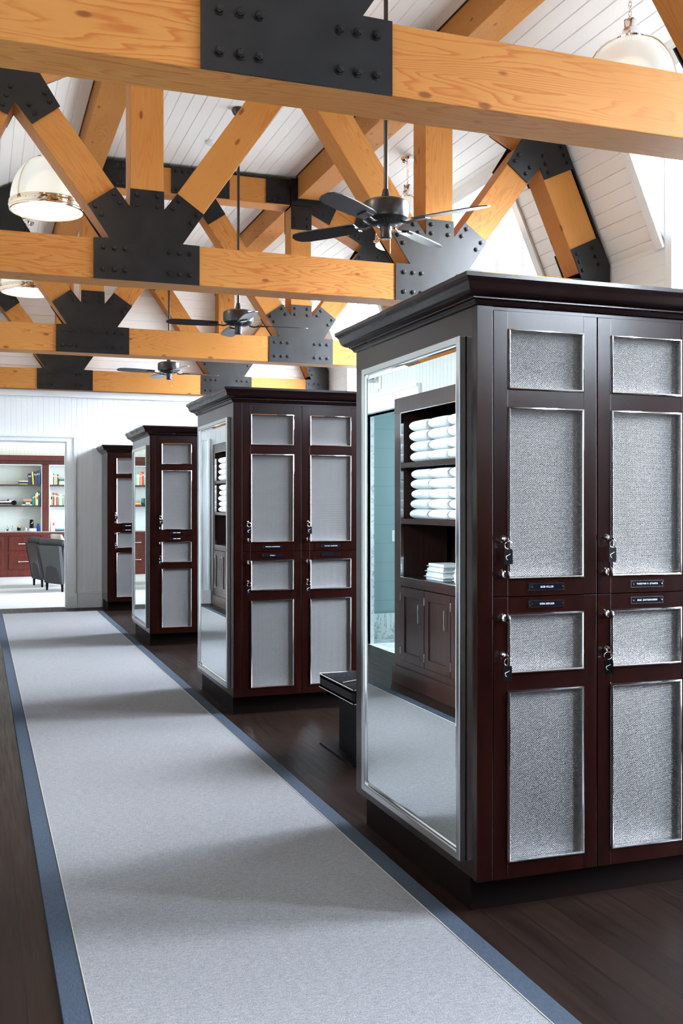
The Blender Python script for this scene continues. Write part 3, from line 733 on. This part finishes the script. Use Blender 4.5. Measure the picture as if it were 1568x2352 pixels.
# ---------------------------------------------------------------- runner rug
rg=thing('runner_rug','long grey carpet runner with slate blue border down the aisle','rug',(.88,0,0))
RY0,RY1=-3.6,13.73
MB().box(-.585,.585,RY0,RY1,.0005,.011).build('pile',RUG,rg)
bd=MB()
for s in (-1,1): bd.box(s*.585 if s>0 else -.662,.662 if s>0 else -.585,RY0,RY1,.0005,.0105,b=.002)
bd.build('border',RUGB,rg)
sm=MB()
for s in (-1,1): sm.box(s*.586-.0015,s*.586+.0015,RY0,RY1,.0105,.0125)
sm.build('seam_stitching',mat('seam_thread',(.35,.32,.28),.9),rg)

# ---------------------------------------------------------------- bench
bn=thing('leather_bench','black leather bench with white stitching between the first two locker banks','bench',(1.87,5.06,0))
LB=1.9; WB=.58
bm=bmesh.new(); bmesh.ops.create_cube(bm,size=1)
for v in bm.verts: v.co=Vector((LB/2+v.co.x*LB,WB/2+v.co.y*WB,.395+v.co.z*.09))
bmesh.ops.subdivide_edges(bm,edges=bm.edges[:],cuts=9,use_grid_fill=True)
for v in bm.verts:
    u=min(v.co.x,LB-v.co.x,.1)/.1; w_=min(v.co.y,WB-v.co.y,.1)/.1
    if v.co.z>.42: v.co.z+=.014*min(1,u)*min(1,w_)-.006*(1-min(u,w_))
bmesh.ops.bevel(bm,geom=[e for e in bm.edges if len(e.link_faces)==2 and e.calc_face_angle(0)>1.0],offset=.022,segments=4,affect='EDGES',profile=.5)
MB().bm(bm,0,True).build('cushion',LEATH,bn)
st=MB()
def seam(pts): st.tube(pts,.0015,6)
zz=.444
seam([(-.001,.006,zz-.012),(.0,WB-.006,zz-.012)]); seam([(.006,-.001,zz-.012),(LB-.006,-.001,zz-.012)]); seam([(.006,WB+.001,zz-.012),(LB-.006,WB+.001,zz-.012)])
seam([(-.001,.006,.357),(-.001,WB-.006,.357)]); seam([(.006,-.001,.357),(LB-.006,-.001,.357)])
for x in (.30,.95,1.6): seam([(x,.012,zz-.004),(x,.06,.451),(x,.15,.4545),(x,WB/2,.4545),(x,WB-.15,.4545),(x,WB-.06,.451),(x,WB-.012,zz-.004)])
seam([(.01,WB*.33,zz-.002),(.1,WB*.33,.4525),(.4,WB*.33,.4545),(LB-.1,WB*.33,.4525),(LB-.01,WB*.33,zz-.002)])
st.build('stitching',STITCH,bn)
MB().box(.05,LB-.05,.05,WB-.05,.325,.350,b=.002).build('seat_rail',BLKL,bn)
for x in (.03,LB-.36):
    l=MB().box(x+.06,x+.27,.13,WB-.10,.010,.325,b=.002).build('leg',BLKL,bn)
    MB().box(x,x+.33,.09,WB+.08,.0,.010,b=.002).build('foot_plate',BLKL,l)

# ---------------------------------------------------------------- towel cabinets on the left wall (seen in the mirrors)
def make_cabinet(W=1.62):
    C=thing('towel_cabinet','','towel cabinet')   # origin: far end, front, floor; y runs towards the camera (negative)
    D=.485; m=MB()
    m.box(-.02,0,-.13,0,.14,2.245,b=.002); m.box(-.02,0,-W,-W+.13,.14,2.245,b=.002)
    m.box(-.022,.002,-W,0,2.135,2.255,b=.002); m.box(-D,-.02,-.02,0,0,2.245); m.box(-D,-.02,-W,-W+.02,0,2.245)
    m.box(-D,-D+.015,-W+.02,-.02,.1,2.24); m.box(-D,-.02,-W+.02,-.02,2.16,2.245)
    m.box(-.02,0,-W+.13,-.13,.775,.815); m.box(-D+.02,-.02,-W+.02,-.02,.13,.16); m.box(-.02,0,-W+.13,-.13,.14,.19)
    m.box(-.40,-.02,-.13,-.115,.8,2.14); m.box(-.40,-.02,-W+.115,-W+.13,.8,2.14)
    m.build('body',MAHI,C)
    MB().box(-.03,.02,-W-.01,.01,0,.14,b=.003).build('plinth',MAHI,C)
    MB().box(-.40,.006,-W+.13,-.13,.815,.845,b=.002).build('counter',MAHI,C)
    for z in (1.70,1.262): MB().box(-.40,-.006,-W+.13,-.13,z,z+.04,b=.002).build('shelf',MAHI,C)
    t=MB()
    for (y0,y1,z0,z1) in ((-.133,-.13,.845,2.135),(-W+.13,-W+.133,.845,2.135),(-W+.13,-.13,2.131,2.135),(-W+.13,-.13,.845,.848)): t.box(-.022,.003,y0,y1,z0,z1)
    t.build('edge_trim',CHROME,C)
    n=3; dw=(W-.26-.02)/n
    for k in range(n):
        y1=-.135-k*(dw+.005); y0=y1-dw+.005; d=MB(); z0,z1=.193,.768
        d.box(-.018,.004,y0,y0+.07,z0,z1,b=.001); d.box(-.018,.004,y1-.07,y1,z0,z1,b=.001); d.box(-.018,.004,y0+.07,y1-.07,z0,z0+.07,b=.001); d.box(-.018,.004,y0+.07,y1-.07,z1-.07,z1,b=.001)
        d.box(-.016,-.006,y0+.068,y1-.068,z0+.068,z1-.068)
        Dr=d.build('cabinet_door',MAHI,C)
        hy=y0+.045
        MB().tube([(.004,hy,.52),(.032,hy,.52),(.032,hy,.66),(.004,hy,.66)],.005,8).build('handle',SATIN,Dr)
        for z in (.27,.69): MB().cyl((.006,y1-.002,z-.03),(.006,y1-.002,z+.03),.005,10).build('hinge',SATIN,Dr)
    return C
C0=make_cabinet(); C0.location=(.035,7.53,0); C0['label']='dark wood towel cabinet reflected in the nearest locker mirror'
C1=copy_tree(C0); C1.location=(.035,14.22,0); C1['label']='dark wood towel cabinet beside the back wall, reflected in the second locker mirror'
for c_ in (C0,C1): c_['group']='built-in towel cabinets'
def towel_mesh():
    """towel folded lengthwise then rolled: soft oval with a spiral on its end"""
    m=MB(); n=20; L=.37; L=.305; secs=[(0,.55),(.004,.78),(.014,.93),(.035,1),(.10,1.02),(L/2,1.03),(L-.10,1.02),(L-.035,1),(L-.014,.93),(L-.004,.78),(L,.55)]
    vs=[];fs=[]
    for (y,s) in secs:
        for i in range(n):
            a=2*PI*i/n; vs.append((.070*s*math.cos(a),-y,.0405+.0405*s*math.sin(a)))
    for k in range(len(secs)-1):
        for i in range(n): j=(i+1)%n; fs.append((k*n+i,k*n+j,(k+1)*n+j,(k+1)*n+i))
    fs.append(list(range(n))); fs.append([(len(secs)-1)*n+i for i in range(n)])
    m.add(vs,fs,0,True)
    sp=[]
    for j in range(44):
        a=j*.42; r=.006+.0024*j*.55; sp.append((r*1.1*math.cos(a),-L-.001,.0405+r*.62*math.sin(a)))
    m.tube(sp,.0026,5,0)
    return m.mesh('rolled_towel',TOWEL)
TM=towel_mesh()
ordn=['bottom','second','third','fourth','top']
def towels(Yf,cab,cols1,cols2):
    for sh,(z,rows,cols,y0) in {'upper':(1.741,4,cols1,-.235),'lower':(1.303,5,cols2,-.26)}.items():
        for ci in range(cols):
            for r_ in range(rows):
                hgt=.0805 if sh=='upper' else .0765
                o=bpy.data.objects.new('rolled_towel',TM); COL.objects.link(o)
                o.scale=(1,.98,hgt/.081); o.location=(-.05+random.uniform(-.008,.006),Yf+y0-.342*ci+random.uniform(-.012,.012),z+r_*hgt)
                rn='top' if r_==rows-1 else ('bottom' if r_==0 else ['','second from bottom','third from bottom','fourth from bottom'][r_])
                cn=['farthest stack','middle stack','nearest stack'][ci]
                tag(o,'rolled white towel, %s of %s, %s shelf, %s cabinet'%(rn,cn,sh,cab),'towel','rolled towels on the %s shelf of the %s cabinet'%(sh,cab))
towels(7.53,'near',3,3); towels(14.22,'far',2,2)
def folded(x,y,z,w_,d_,h_,lab):
    m=MB()
    bm=bmesh.new(); bmesh.ops.create_cube(bm,size=1)
    for v in bm.verts: v.co=Vector((v.co.x*d_,v.co.y*w_,v.co.z*h_+h_/2))
    bmesh.ops.bevel(bm,geom=bm.edges[:],offset=h_*.46,segments=4,affect='EDGES')
    m.bm(bm,0,True); m.box(-d_*.46,d_*.5,-w_*.47,w_*.45,h_*.44,h_*.5)
    o=m.build('folded_towel',TOWEL,None,(x,y,z)); tag(o,lab,'towel','folded towels on the counter')
folded(-.17,7.00,.8455,.34,.24,.042,'folded white towel, bottom of the far pile on the cabinet counter')
folded(-.17,7.01,.888,.32,.22,.040,'folded white towel, middle of the far pile on the cabinet counter')
folded(-.17,6.99,.929,.30,.22,.038,'folded white towel, top of the far pile on the cabinet counter')
folded(-.20,6.62,.8455,.26,.22,.034,'folded white face towel, bottom of the near pile on the counter')
folded(-.20,6.63,.880,.26,.21,.032,'folded white face towel, middle of the near pile on the counter')
folded(-.20,6.62,.913,.25,.21,.032,'folded white face towel, top of the near pile on the counter')
o=MB().box(-.16,-.03,6.20,6.45,.8455,.875,b=.003).box(-.15,-.04,6.21,6.44,.875,.8755).build('stone_tray',MARB); tag(o,'small grey marble tray on the cabinet counter beside folded towels','tray')

# ---------------------------------------------------------------- lounge bookcase
bk=thing('bookcase','wall-wide red mahogany bookcase with white backed shelves seen through the doorway','bookcase',(0,20.7,0))
XA,XB=-1.33,2.62; posts=[(-1.33,-1.20),(-.076,.055) if False else (-.06,.0),(1.173,1.304),(2.49,2.62)]
posts=[(-1.33,-1.20),(-.145,-.075),(1.173,1.304),(2.49,2.62)]
m=MB()
for (a,b) in posts: m.box(a,b,-.01,.36,0,2.20,b=.003)
m.box(XA,XB,-.01,.36,2.183,2.36,b=.003); m.box(XA-.03,XB+.03,-.05,.36,2.255,2.36,b=.006)
for k in range(60):
    x=XA+.03+k*.066
    if x<XB-.05: m.box(x,x+.04,-.022,-.01,2.20,2.245)
m.box(XA,XB,.0,.36,0,.80); m.box(XA,XB,-.012,.0,0.02,.10,b=.002)
m.build('carcass',MAHR,bk)
MB().box(XA+.05,XB-.05,.34,.352,.86,2.19).build('back_panel',mat('white_back_paint',(.55,.57,.53),.6),bk)
liner=MB()
for (a,b) in zip(posts[:-1],posts[1:]): liner.box(a[1],a[1]+.012,.0,.34,.88,2.183); liner.box(b[0]-.012,b[0],0,.34,.88,2.183); liner.box(a[1],b[0],0,.34,2.17,2.183)
liner.build('liner',TRIMW,bk)
MB().box(XA,XB,-.02,.36,.80,.862,b=.003).build('top_rail',MAHR,bk)
MB().box(XA,XB,-.015,.34,.862,.880,b=.002).build('counter',SATIN,bk)
for (a,b) in zip(posts[:-1],posts[1:]):
    for z in (1.766,1.362): MB().box(a[1]+.012,b[0]-.012,.02,.335,z,z+.028).build('shelf',mat('shelf_brown',(.035,.012,.008),.4) if 'shelf_brown' not in bpy.data.materials else bpy.data.materials['shelf_brown'],bk)
xs=[-1.28,-.68,-.085,.53,1.13,1.31,1.90,2.5]
for (a,b) in ((-1.25,-.69),(-.66,-.10),(-.06,.46),(.56,1.14),(1.34,1.90),(1.93,2.48)):
    for (z0,z1) in ((.51,.775),(.15,.445)):
        d=MB(); fw=.055
        d.box(a,b,-.018,0,z0,z0+fw,b=.002); d.box(a,b,-.018,0,z1-fw,z1,b=.002); d.box(a,a+fw,-.018,0,z0+fw,z1-fw,b=.002); d.box(b-fw,b,-.018,0,z0+fw,z1-fw,b=.002); d.box(a+fw,b-fw,-.008,0,z0+fw,z1-fw)
        D=d.build('drawer',MAHR,bk); xc=(a+b)/2; zc=(z0+z1)/2
        MB().tube([(xc-.11,-.018,zc),(xc-.11,-.045,zc),(xc+.11,-.045,zc),(xc+.11,-.018,zc)],.0085,8).sph((xc-.11,-.045,zc),.013,n=10).sph((xc+.11,-.045,zc),.013,n=10).build('handle',CHROME,D)
# books
def cmat(name,c): 
    return bpy.data.materials.get(name) or mat(name,c,.6)
BC={'navy':(.012,.022,.065),'black':(.012,.014,.016),'yellow':(.62,.47,.10),'dark green':(.03,.055,.035),'blue':(.02,.07,.30),'lime':(.40,.42,.05),'orange':(.62,.14,.04),'teal':(.01,.17,.15),'dark teal':(.01,.085,.075),'cream':(.72,.64,.47),'mint':(.22,.50,.36),'tan':(.48,.30,.12),'white':(.75,.76,.75),'red':(.60,.03,.02),'pink':(.62,.30,.22),'green':(.03,.30,.13),'bright blue':(.04,.18,.55)}
PAGES=mat('book_pages',(.72,.68,.58),.9)
def book(x0,x1,z0,z1,col,lab,grp,lean=0,flat=False,band=None,dep=.19):
    m=MB(); w_=x1-x0; h=z1-z0; cm=cmat('cloth_'+col.replace(' ','_'),BC[col]); ms=[cm,PAGES]
    if not flat:
        m.box(0,w_,0,.003,0,h); m.box(0,min(.0022,w_*.12),0.003,dep,0,h); m.box(w_-min(.0022,w_*.12),w_,.003,dep,0,h); m.box(.0022,w_-.0022,.003,dep-.006,.004,h-.004,1)
        if band: m.box(.001,w_-.001,-.0008,0,h*.45,h*.68,2); ms.append(cmat('cloth_'+band,BC[band]))
        else: m.box(w_*.25,w_*.75,-.0008,0,h*.7,h*.82,1)
    else:
        m.box(0,w_,0,.003,0,h); m.box(0,w_,.003,dep,0,.003); m.box(0,w_,.003,dep,h-.003,h); m.box(.004,w_-.004,.003,dep-.006,.003,h-.003,1)
        if band: m.box(w_*.3,w_*.8,-.0008,0,h*.2,h*.8,2); ms.append(cmat('cloth_'+band,BC[band]))
    o=m.build('book',ms,None,(x0,20.75,z0),(0,lean,0)); tag(o,lab,'book',grp); return o
X=lambda zx:.395+zx*.000822
Z=lambda zy:2.318-zy*.000856
S1,S2,S3=1.7942,1.3902,.8802
g='books on the upper shelf left of the post'
for (a,b,t,cl,lb,ln) in ((655,690,365,'navy','navy book leaning at the left end of the upright row, upper shelf',-.09),(692,722,362,'black','black leaning book beside the leaning navy one, upper shelf',-.09),(735,765,322,'yellow','pale yellow leaning book in the dark row, upper shelf',-.06),(766,796,312,'black','black upright book right of the yellow one, upper shelf',0),(798,830,318,'dark green','dark green upright book, upper shelf left of post',0),(832,866,300,'navy','dark navy upright book next to the blue one, upper shelf',0),(868,903,292,'blue','blue upright book against the bookcase post, upper shelf',0)):
    book(X(a),X(b),S1,Z(t),cl,lb,g,ln)
book(X(430),X(620),S1,S1+.016,'lime','lime book at the bottom of the flat pile, upper shelf',g,0,True); book(X(415),X(640),S1+.0162,S1+.054,'navy','thick navy book in the flat pile, upper shelf',g,0,True); book(X(432),X(636),S1+.0544,S1+.072,'yellow','yellow book on top of the flat pile, upper shelf',g,0,True,band='white')
g='books on the middle shelf left of the post'
book(X(492),X(722),S2,S2+.018,'cream','cream book at the bottom of the flat pile beside the model car',g,0,True,band='teal'); book(X(515),X(724),S2+.0182,S2+.062,'black','black book in the flat pile beside the model car',g,0,True,band='cream'); book(X(520),X(724),S2+.0624,S2+.086,'teal','teal book in the flat pile beside the model car',g,0,True); book(X(528),X(722),S2+.0864,S2+.124,'orange','orange-red book on top of the flat pile beside the model car',g,0,True)
for (a,b,t,cl,lb,bd_) in ((730,766,855,'teal','teal upright book, leftmost of the row, middle shelf',None),(768,794,828,'dark teal','dark teal upright book, second of the row, middle shelf',None),(796,822,818,'lime','lime green upright book, middle shelf left of post',None),(824,856,790,'cream','cream upright book with red band, middle shelf','red'),(858,903,755,'dark teal','tall dark teal book against the post, middle shelf',None)):
    book(X(a),X(b),S2,Z(t),cl,lb,g,0,False,bd_)
g='books on the upper shelf right of the post'
for (a,b,t,cl,lb,ln) in ((1130,1160,290,'white','tallest white book right of the post, upper shelf',0),(1163,1203,342,'cream','thick cream book right of the post, upper shelf',0),(1205,1222,348,'black','thin black book between cream and mint, upper shelf',0),(1224,1254,353,'mint','mint green book right of the post, upper shelf',0),(1256,1302,362,'tan','tan book right of the post, upper shelf',0),(1304,1328,374,'black','black book beside the flat teal pile, upper shelf',0)):
    book(X(a),X(b),S1,Z(t),cl,lb,g,ln)
z=S1
for (h,cl,lb) in ((.024,'white','white book at the bottom of the pile by the door frame'),(.034,'cream','cream book in the pile by the door frame'),(.018,'mint','mint book in the pile by the door frame'),(.013,'black','thin black book in the pile by the door frame'),(.026,'teal','teal book on top of the pile by the door frame')):
    book(X(1345),X(1345)+.21,z+.0002,z+h,cl,lb,g,0,True); z+=h
g='books on the middle shelf right of the post'
for (a,b,t,cl,lb,bd_) in ((1128,1150,785,'cream','cream book first right of the post, middle shelf',None),(1152,1183,790,'tan','tan and black patterned book right of the post, middle shelf','black'),(1185,1204,795,'orange','orange book right of the post, middle shelf',None),(1206,1232,797,'dark teal','dark teal book right of the orange one, middle shelf',None),(1236,1268,850,'white','short white book with pink top, middle shelf','pink'),(1270,1310,810,'red','bright red book right of the post, middle shelf',None),(1312,1348,825,'green','green book right of the red one, middle shelf',None),(1350,1408,830,'white','thick white book, middle shelf right of the post',None),(1410,1438,838,'green','green book right of the thick white one, middle shelf',None),(1440,1455,845,'tan','thin tan book near the door frame, middle shelf',None),(1457,1490,850,'teal','teal book nearest the door frame, middle shelf',None)):
    book(X(a),X(b),S2,Z(t),cl,lb,g,0,False,bd_)
g='books on the counter right of the post'
book(X(1155),X(1195),S3,Z(1385),'cream','tall cream book standing on the counter right of the post',g); book(X(1197),X(1238),S3,Z(1388),'cream','tall cream book with a red label standing on the counter',g,0,False,'red')
z=S3
for (h,cl,lb) in ((.026,'black','black book at the bottom of the counter pile'),(.026,'bright blue','bright blue book in the counter pile'),(.030,'white','white book on top of the counter pile')):
    book(X(1280),X(1280)+.22,z+.0002,z+h,cl,lb,g,0,True); z+=h
g='books at the left end of the bookcase seen in the third mirror'
xx=-.055
for k,(cl,w_,h) in enumerate((('cream',.034,.25),('mint',.030,.24),('red',.036,.27),('pink',.026,.25),('tan',.034,.24),('white',.032,.22),('mint',.036,.23),('cream',.030,.21))):
    book(xx,xx+w_,S1,S1+h,cl,'%s upright book, number %s from the left in the mirrored row'%(cl,['one','two','three','four','five','six','seven','eight'][k]),g); xx+=w_+.0015
book(.07,.27,S2,S2+.022,'orange','orange flat book seen in the third mirror, middle shelf',g,0,True); book(.08,.26,S2+.0222,S2+.05,'yellow','yellow flat book on the orange one, seen in the third mirror',g,0,True)
o=MB().lathe([(.0,0),(.035,0),(.05,.03),(.052,.09),(.045,.13),(.05,.14),(.044,.14),(.04,.12),(0,.12)],(.0,20.86,S2),20).build('green_vase',cmat('cloth_dark_teal',BC['dark teal'])); tag(o,'dark green vase beside the flat yellow book, seen in the third mirror','vase')
# objects on the counter
def obj1(name,mb,mats,lab,cat): return tag(mb.build(name,mats),lab,cat)
yc=20.84
tr=MB().box(X(130),X(822),yc-.10,yc+.12,S3+.0002,S3+.012,b=.003).box(X(120),X(140),yc-.02,yc+.04,S3+.012,S3+.03,b=.003); obj1('serving_tray',tr,CHROME,'long silver tray under the objects on the bookcase counter','tray')
zt_=S3+.0125
obj1('gift_box',MB().box(X(670),X(825),yc-.06,yc+.06,zt_,zt_+.045,b=.003),cmat('cloth_white',BC['white']),'low white box under the black canister on the silver tray','box')
cc=MB(); cc.lathe([(.040,0),(.040,.01),(.037,.12),(.034,.165),(.030,.172),(0,.172)],(X(718),yc,zt_+.0455),24); cc.add([(X(700),yc-.0405,zt_+.13),(X(722),yc-.0405,zt_+.15),(X(748),yc-.036,zt_+.185),(X(735),yc-.0405,zt_+.145)],[(0,1,2,3)],1)
obj1('canister',cc,[BLKL,LETTER],'tall black canister with white slash standing on the white box','canister')
obj1('bottle',MB().lathe([(0,0),(.030,0),(.031,.01),(.031,.09),(.026,.108),(.018,.115),(.018,.125),(.022,.128),(.022,.148),(0,.150)],(X(868),yc,S3+.0005),24),mat('blue_plastic',(.01,.07,.45),.2),'blue bottle at the right end of the bookcase counter','bottle')
cd=MB(); cd.lathe([(0,0),(.034,0),(.035,.01),(.035,.062),(.030,.062),(.030,.055),(0,.055)],(X(428),yc,zt_),24); cd.lathe([(.036,.062),(.036,.080),(.0,.080)],(X(428),yc,zt_),24,1)
obj1('candle',cd,[BLKL,mat('copper_lid',(.55,.16,.05),.3,1)],'small black candle jar with copper lid on the silver tray','candle')
obj1('glass_jar',MB().lathe([(0,0),(.034,0),(.036,.02),(.034,.06),(.028,.075),(.026,.075),(.031,.06),(.033,.02),(0,.005)],(X(585),yc,zt_),24,caps=False),m_glass('jar_glass',(.90,.93,.95),.16),'small clear glass jar in the middle of the silver tray','jar')
obj1('glass_bowl',MB().lathe([(0,0),(.03,0),(.035,.01),(.055,.10),(.052,.10),(.032,.014),(0,.006)],(X(225),yc,zt_),28,caps=False),m_glass('bowl_glass',(.88,.92,.93),.2),'clear glass bowl at the left of the silver tray','bowl')
obj1('dark_stone',MB().sph((X(165),yc-.06,zt_+.016),.016,sc=(1.3,1,1)),BLKL,'small round dark object in front of the glass bowl','ornament')
# model racing car
mc=thing('model_car','polished silver model racing car on the middle bookcase shelf','model car',(.70,20.85,S2))
b=MB(); prof=[(0,0),(.018,.01),(.034,.05),(.040,.12),(.042,.2),(.036,.30),(.026,.37),(.012,.41),(0,.42)]
b.lathe([(r,h) for r,h in prof],(0,0,0),20,axis='x'); b.v=[(-.42+v[0],v[1]*.9,.062+v[2]*.9) for v in b.v]; b.sph((-.10,0,.092),.03,sc=(1.8,.7,.9)); b.build('body',CHROME,mc)
MB().sph((-.15,0,.098),.022,sc=(1.1,.8,.8)).build('cockpit',BLKL,mc)
for (x,r) in ((-.045,.048),(-.34,.042)):
    for s in (-1,1):
        y=s*.065; MB().lathe([(r*.6,-.014),(r*.93,-.016),(r,-.010),(r,.010),(r*.93,.016),(r*.6,.014)],(x,y,r),24,axis='y').build('wheel',BLKL,mc); 
        MB().lathe([(0,-.013),(r*.62,-.013),(r*.62,.013),(0,.013)],(x,y,r),20,axis='y').build('hub_cap',CHROME,mc)
MB().cyl((-.045,-.06,.048),(-.045,.06,.048),.004).cyl((-.34,-.06,.042),(-.34,.06,.042),.004).build('axle',CHROME,mc)

# ---------------------------------------------------------------- lounge armchairs
def make_chair():
    A=thing('armchair','','armchair')   # back faces -y, origin under the middle of the back
    w_=.74; dp=.78; H=.80
    # rear panel leaning back, tapering downward
    m=MB()
    def slab(x0b,x1b,x0t,x1t,yb,yt,zb,zt,th):
        vs=[(x0b,yb,zb),(x1b,yb,zb),(x1b,yb+th,zb),(x0b,yb+th,zb),(x0t,yt,zt),(x1t,yt,zt),(x1t,yt+th,zt),(x0t,yt+th,zt)]
        m.add(vs,[(0,3,2,1),(4,5,6,7),(0,1,5,4),(1,2,6,5),(2,3,7,6),(3,0,4,7)])
    slab(-.29,.29,-.36,.36,0,-.10,.13,.74,.05)
    m.build('back_panel',FRAMEW,A)
    f=MB()
    for s in (-1,1): f.tube([(s*.29,-.002,.13),(s*.36,-.102,.745)],.008,6)
    f.tube([(-.36,-.102,.745),(.36,-.102,.745)],.008,6); f.tube([(-.29,-.002,.13),(.29,-.002,.13)],.008,6); f.build('back_piping',FABRIC,A)
    # upholstered barrel: arms and back rolled top
    pts=[(-.35,dp-.05,.56),(-.37,.45,.64),(-.375,.15,.74),(-.34,-.02,.79),(-.2,-.06,.80),(0,-.065,.805),(.2,-.06,.80),(.34,-.02,.79),(.375,.15,.74),(.37,.45,.64),(.35,dp-.05,.56)]
    MB().tube(pts,.055,12).build('top_roll',FABRIC,A)
    m=MB(); n=len(pts); vs=[]
    for (x,y,z) in pts: vs+= [(x*1.05,y,z),(x*.86,y+.03,.14),(x*.90,y*1.0+.05,z),(x*.74,y+.07,.14)]
    fs=[]
    for i in range(n-1):
        a=4*i;b_=4*(i+1); fs+= [(a,b_,b_+1,a+1),(a+2,a+3,b_+3,b_+2),(a,a+2,b_+2,b_),(a+1,b_+1,b_+3,a+3)]
    fs+= [(0,1,3,2),(4*n-4,4*n-2,4*n-1,4*n-3)]
    m.add(vs,fs,0,True); m.build('shell',FABRIC,A)
    MB().box(-.27,.27,.06,dp-.03,.22,.42,b=.04).build('seat_cushion',FABRIC,A)
    for (x,y) in ((-.25,.02),(.25,.02),(-.25,dp-.10),(.25,dp-.10)): MB().cyl((x,y,.15),(x*1.04,y,0),.024,10,r1=.017).build('leg',BLKL,A)
    return A
A0=make_chair(); A0.location=(1.15,17.14,0); A0.rotation_euler=(0,0,R(-66)); A0['label']='grey armchair in front, its leather back panel turned to the doorway'
A1=copy_tree(A0); A1.location=(.95,18.25,0); A1.rotation_euler=(0,0,R(-78)); A1['label']='grey armchair behind the front one, beyond the doorway, mostly hidden'
for a in (A0,A1): a['group']='armchairs in the lounge'
bm=bmesh.new(); bmesh.ops.create_cube(bm,size=1); bmesh.ops.subdivide_edges(bm,edges=bm.edges[:],cuts=6,use_grid_fill=True)
for v in bm.verts:
    e=(1-(2*v.co.x)**2)*(1-(2*v.co.z)**2); v.co=Vector((v.co.x*.42*(1-.1*abs(v.co.z)),v.co.y*(.03+.13*max(e,0)**.5),v.co.z*.36))
o=MB().bm(bm,0,True).build('cushion',LINEN,None,(1.27,17.72,.73),(R(14),0,R(-70))); tag(o,'beige striped cushion showing over the top of the armchairs','cushion')

# ---------------------------------------------------------------- light
W=bpy.data.worlds.new('sky'); SC.world=W; W.use_nodes=True
nt=W.node_tree; bg=nt.nodes['Background']; bg.inputs[1].default_value=17.0
_tc=nt.nodes.new('ShaderNodeTexCoord'); _sp=nt.nodes.new('ShaderNodeSeparateXYZ'); _rp=nt.nodes.new('ShaderNodeValToRGB'); _ma=nt.nodes.new('ShaderNodeMath'); _ma.operation='MULTIPLY_ADD'; _ma.inputs[1].default_value=.5; _ma.inputs[2].default_value=.5
nt.links.new(_tc.outputs['Generated'],_sp.inputs[0]); nt.links.new(_sp.outputs[2],_ma.inputs[0]); nt.links.new(_ma.outputs[0],_rp.inputs[0]); nt.links.new(_rp.outputs[0],bg.inputs[0])
_e=_rp.color_ramp.elements; _e[0].position=.15; _e[0].color=(.30,.31,.32,1); _e[1].position=1; _e[1].color=(.30,.42,.60,1)
for _p,_c in ((.485,(.38,.40,.42,1)),(.51,(.88,1.0,1.18,1)),(.64,(.84,1.0,1.22,1)),(.80,(.50,.66,.92,1))): _x=_e.new(_p); _x.color=_c
def portal(loc,rot,sx,sy):
    l=bpy.data.lights.new('window_daylight','AREA'); l.shape='RECTANGLE'; l.size=sx; l.size_y=sy; l.cycles.is_portal=True
    o=bpy.data.objects.new('window_daylight',l); COL.objects.link(o); o.location=loc; o.rotation_euler=rot; return o
for b in BAYS: portal((XR+.15,b,(SILL+zt)/2),(0,R(90),0),zt-SILL,2*DH)
for yc_ in ((15.2,17.0),(17.6,19.6)): portal((6.35,sum(yc_)/2,1.65),(0,R(90),0),2.3,yc_[1]-yc_[0])
sl=bpy.data.lights.new('rug_boost_sun','SUN'); sl.energy=14.0; sl.angle=R(38); sl.color=(.90,.96,1.0)  # added soft sun, boosts the window light to deepen the rug's shadow bands
so=bpy.data.objects.new('rug_boost_sun',sl); COL.objects.link(so); so.location=(12,6,6)
so.rotation_euler=Vector((-math.cos(R(24)),0.0,-math.sin(R(24)))).to_track_quat('-Z','Y').to_euler()
sl=bpy.data.lights.new('truss_boost_sun','SUN'); sl.energy=32.0; sl.angle=R(40); sl.color=(.84,.93,1.0)  # second added sun, brightens the right-hand truss fronts and gusset plates
so=bpy.data.objects.new('truss_boost_sun',sl); COL.objects.link(so); so.location=(12,-6,6)
so.rotation_euler=Vector((-math.cos(R(50))*math.cos(R(30)),math.sin(R(50))*math.cos(R(30)),-math.sin(R(30)))).to_track_quat('-Z','Y').to_euler()
def point(loc,e,col,r=.1,name='lamp'):
    l=bpy.data.lights.new(name,'POINT'); l.energy=e; l.color=col; l.shadow_soft_size=r
    o=bpy.data.objects.new(name,l); COL.objects.link(o); o.location=loc
for (x,y,_l) in pl: point((x,y,ZR-.09),7,(1,.80,.56),.2,'pendant_light')
point((.55,5.44,ZR-.09),10,(1,.76,.50),.2,'pendant_light'); point((.55,1.9,ZR-.09),10,(1,.76,.50),.2,'pendant_light'); 
point((-1.6,8.7,1.9),26,(.78,.96,1.0),.15,'bathroom_light')
point((.3,18.5,2.8),15,(1,.94,.84),.3,'lounge_light')

# ---------------------------------------------------------------- camera
cam=bpy.data.cameras.new('camera'); co=bpy.data.objects.new('camera',cam); COL.objects.link(co); SC.camera=co
cam.sensor_fit='HORIZONTAL'; cam.sensor_width=36; cam.lens=2340/1568*36; cam.shift_y=-19/1568
cam.clip_start=.05; cam.clip_end=100
co.location=(0,0,1.42); co.rotation_euler=(R(90),0,-math.atan(834/2340))
vs=SC.view_settings; vs.view_transform='Standard'; vs.look='None'; vs.gamma=1; vs.use_curve_mapping=False; vs.exposure=0.97
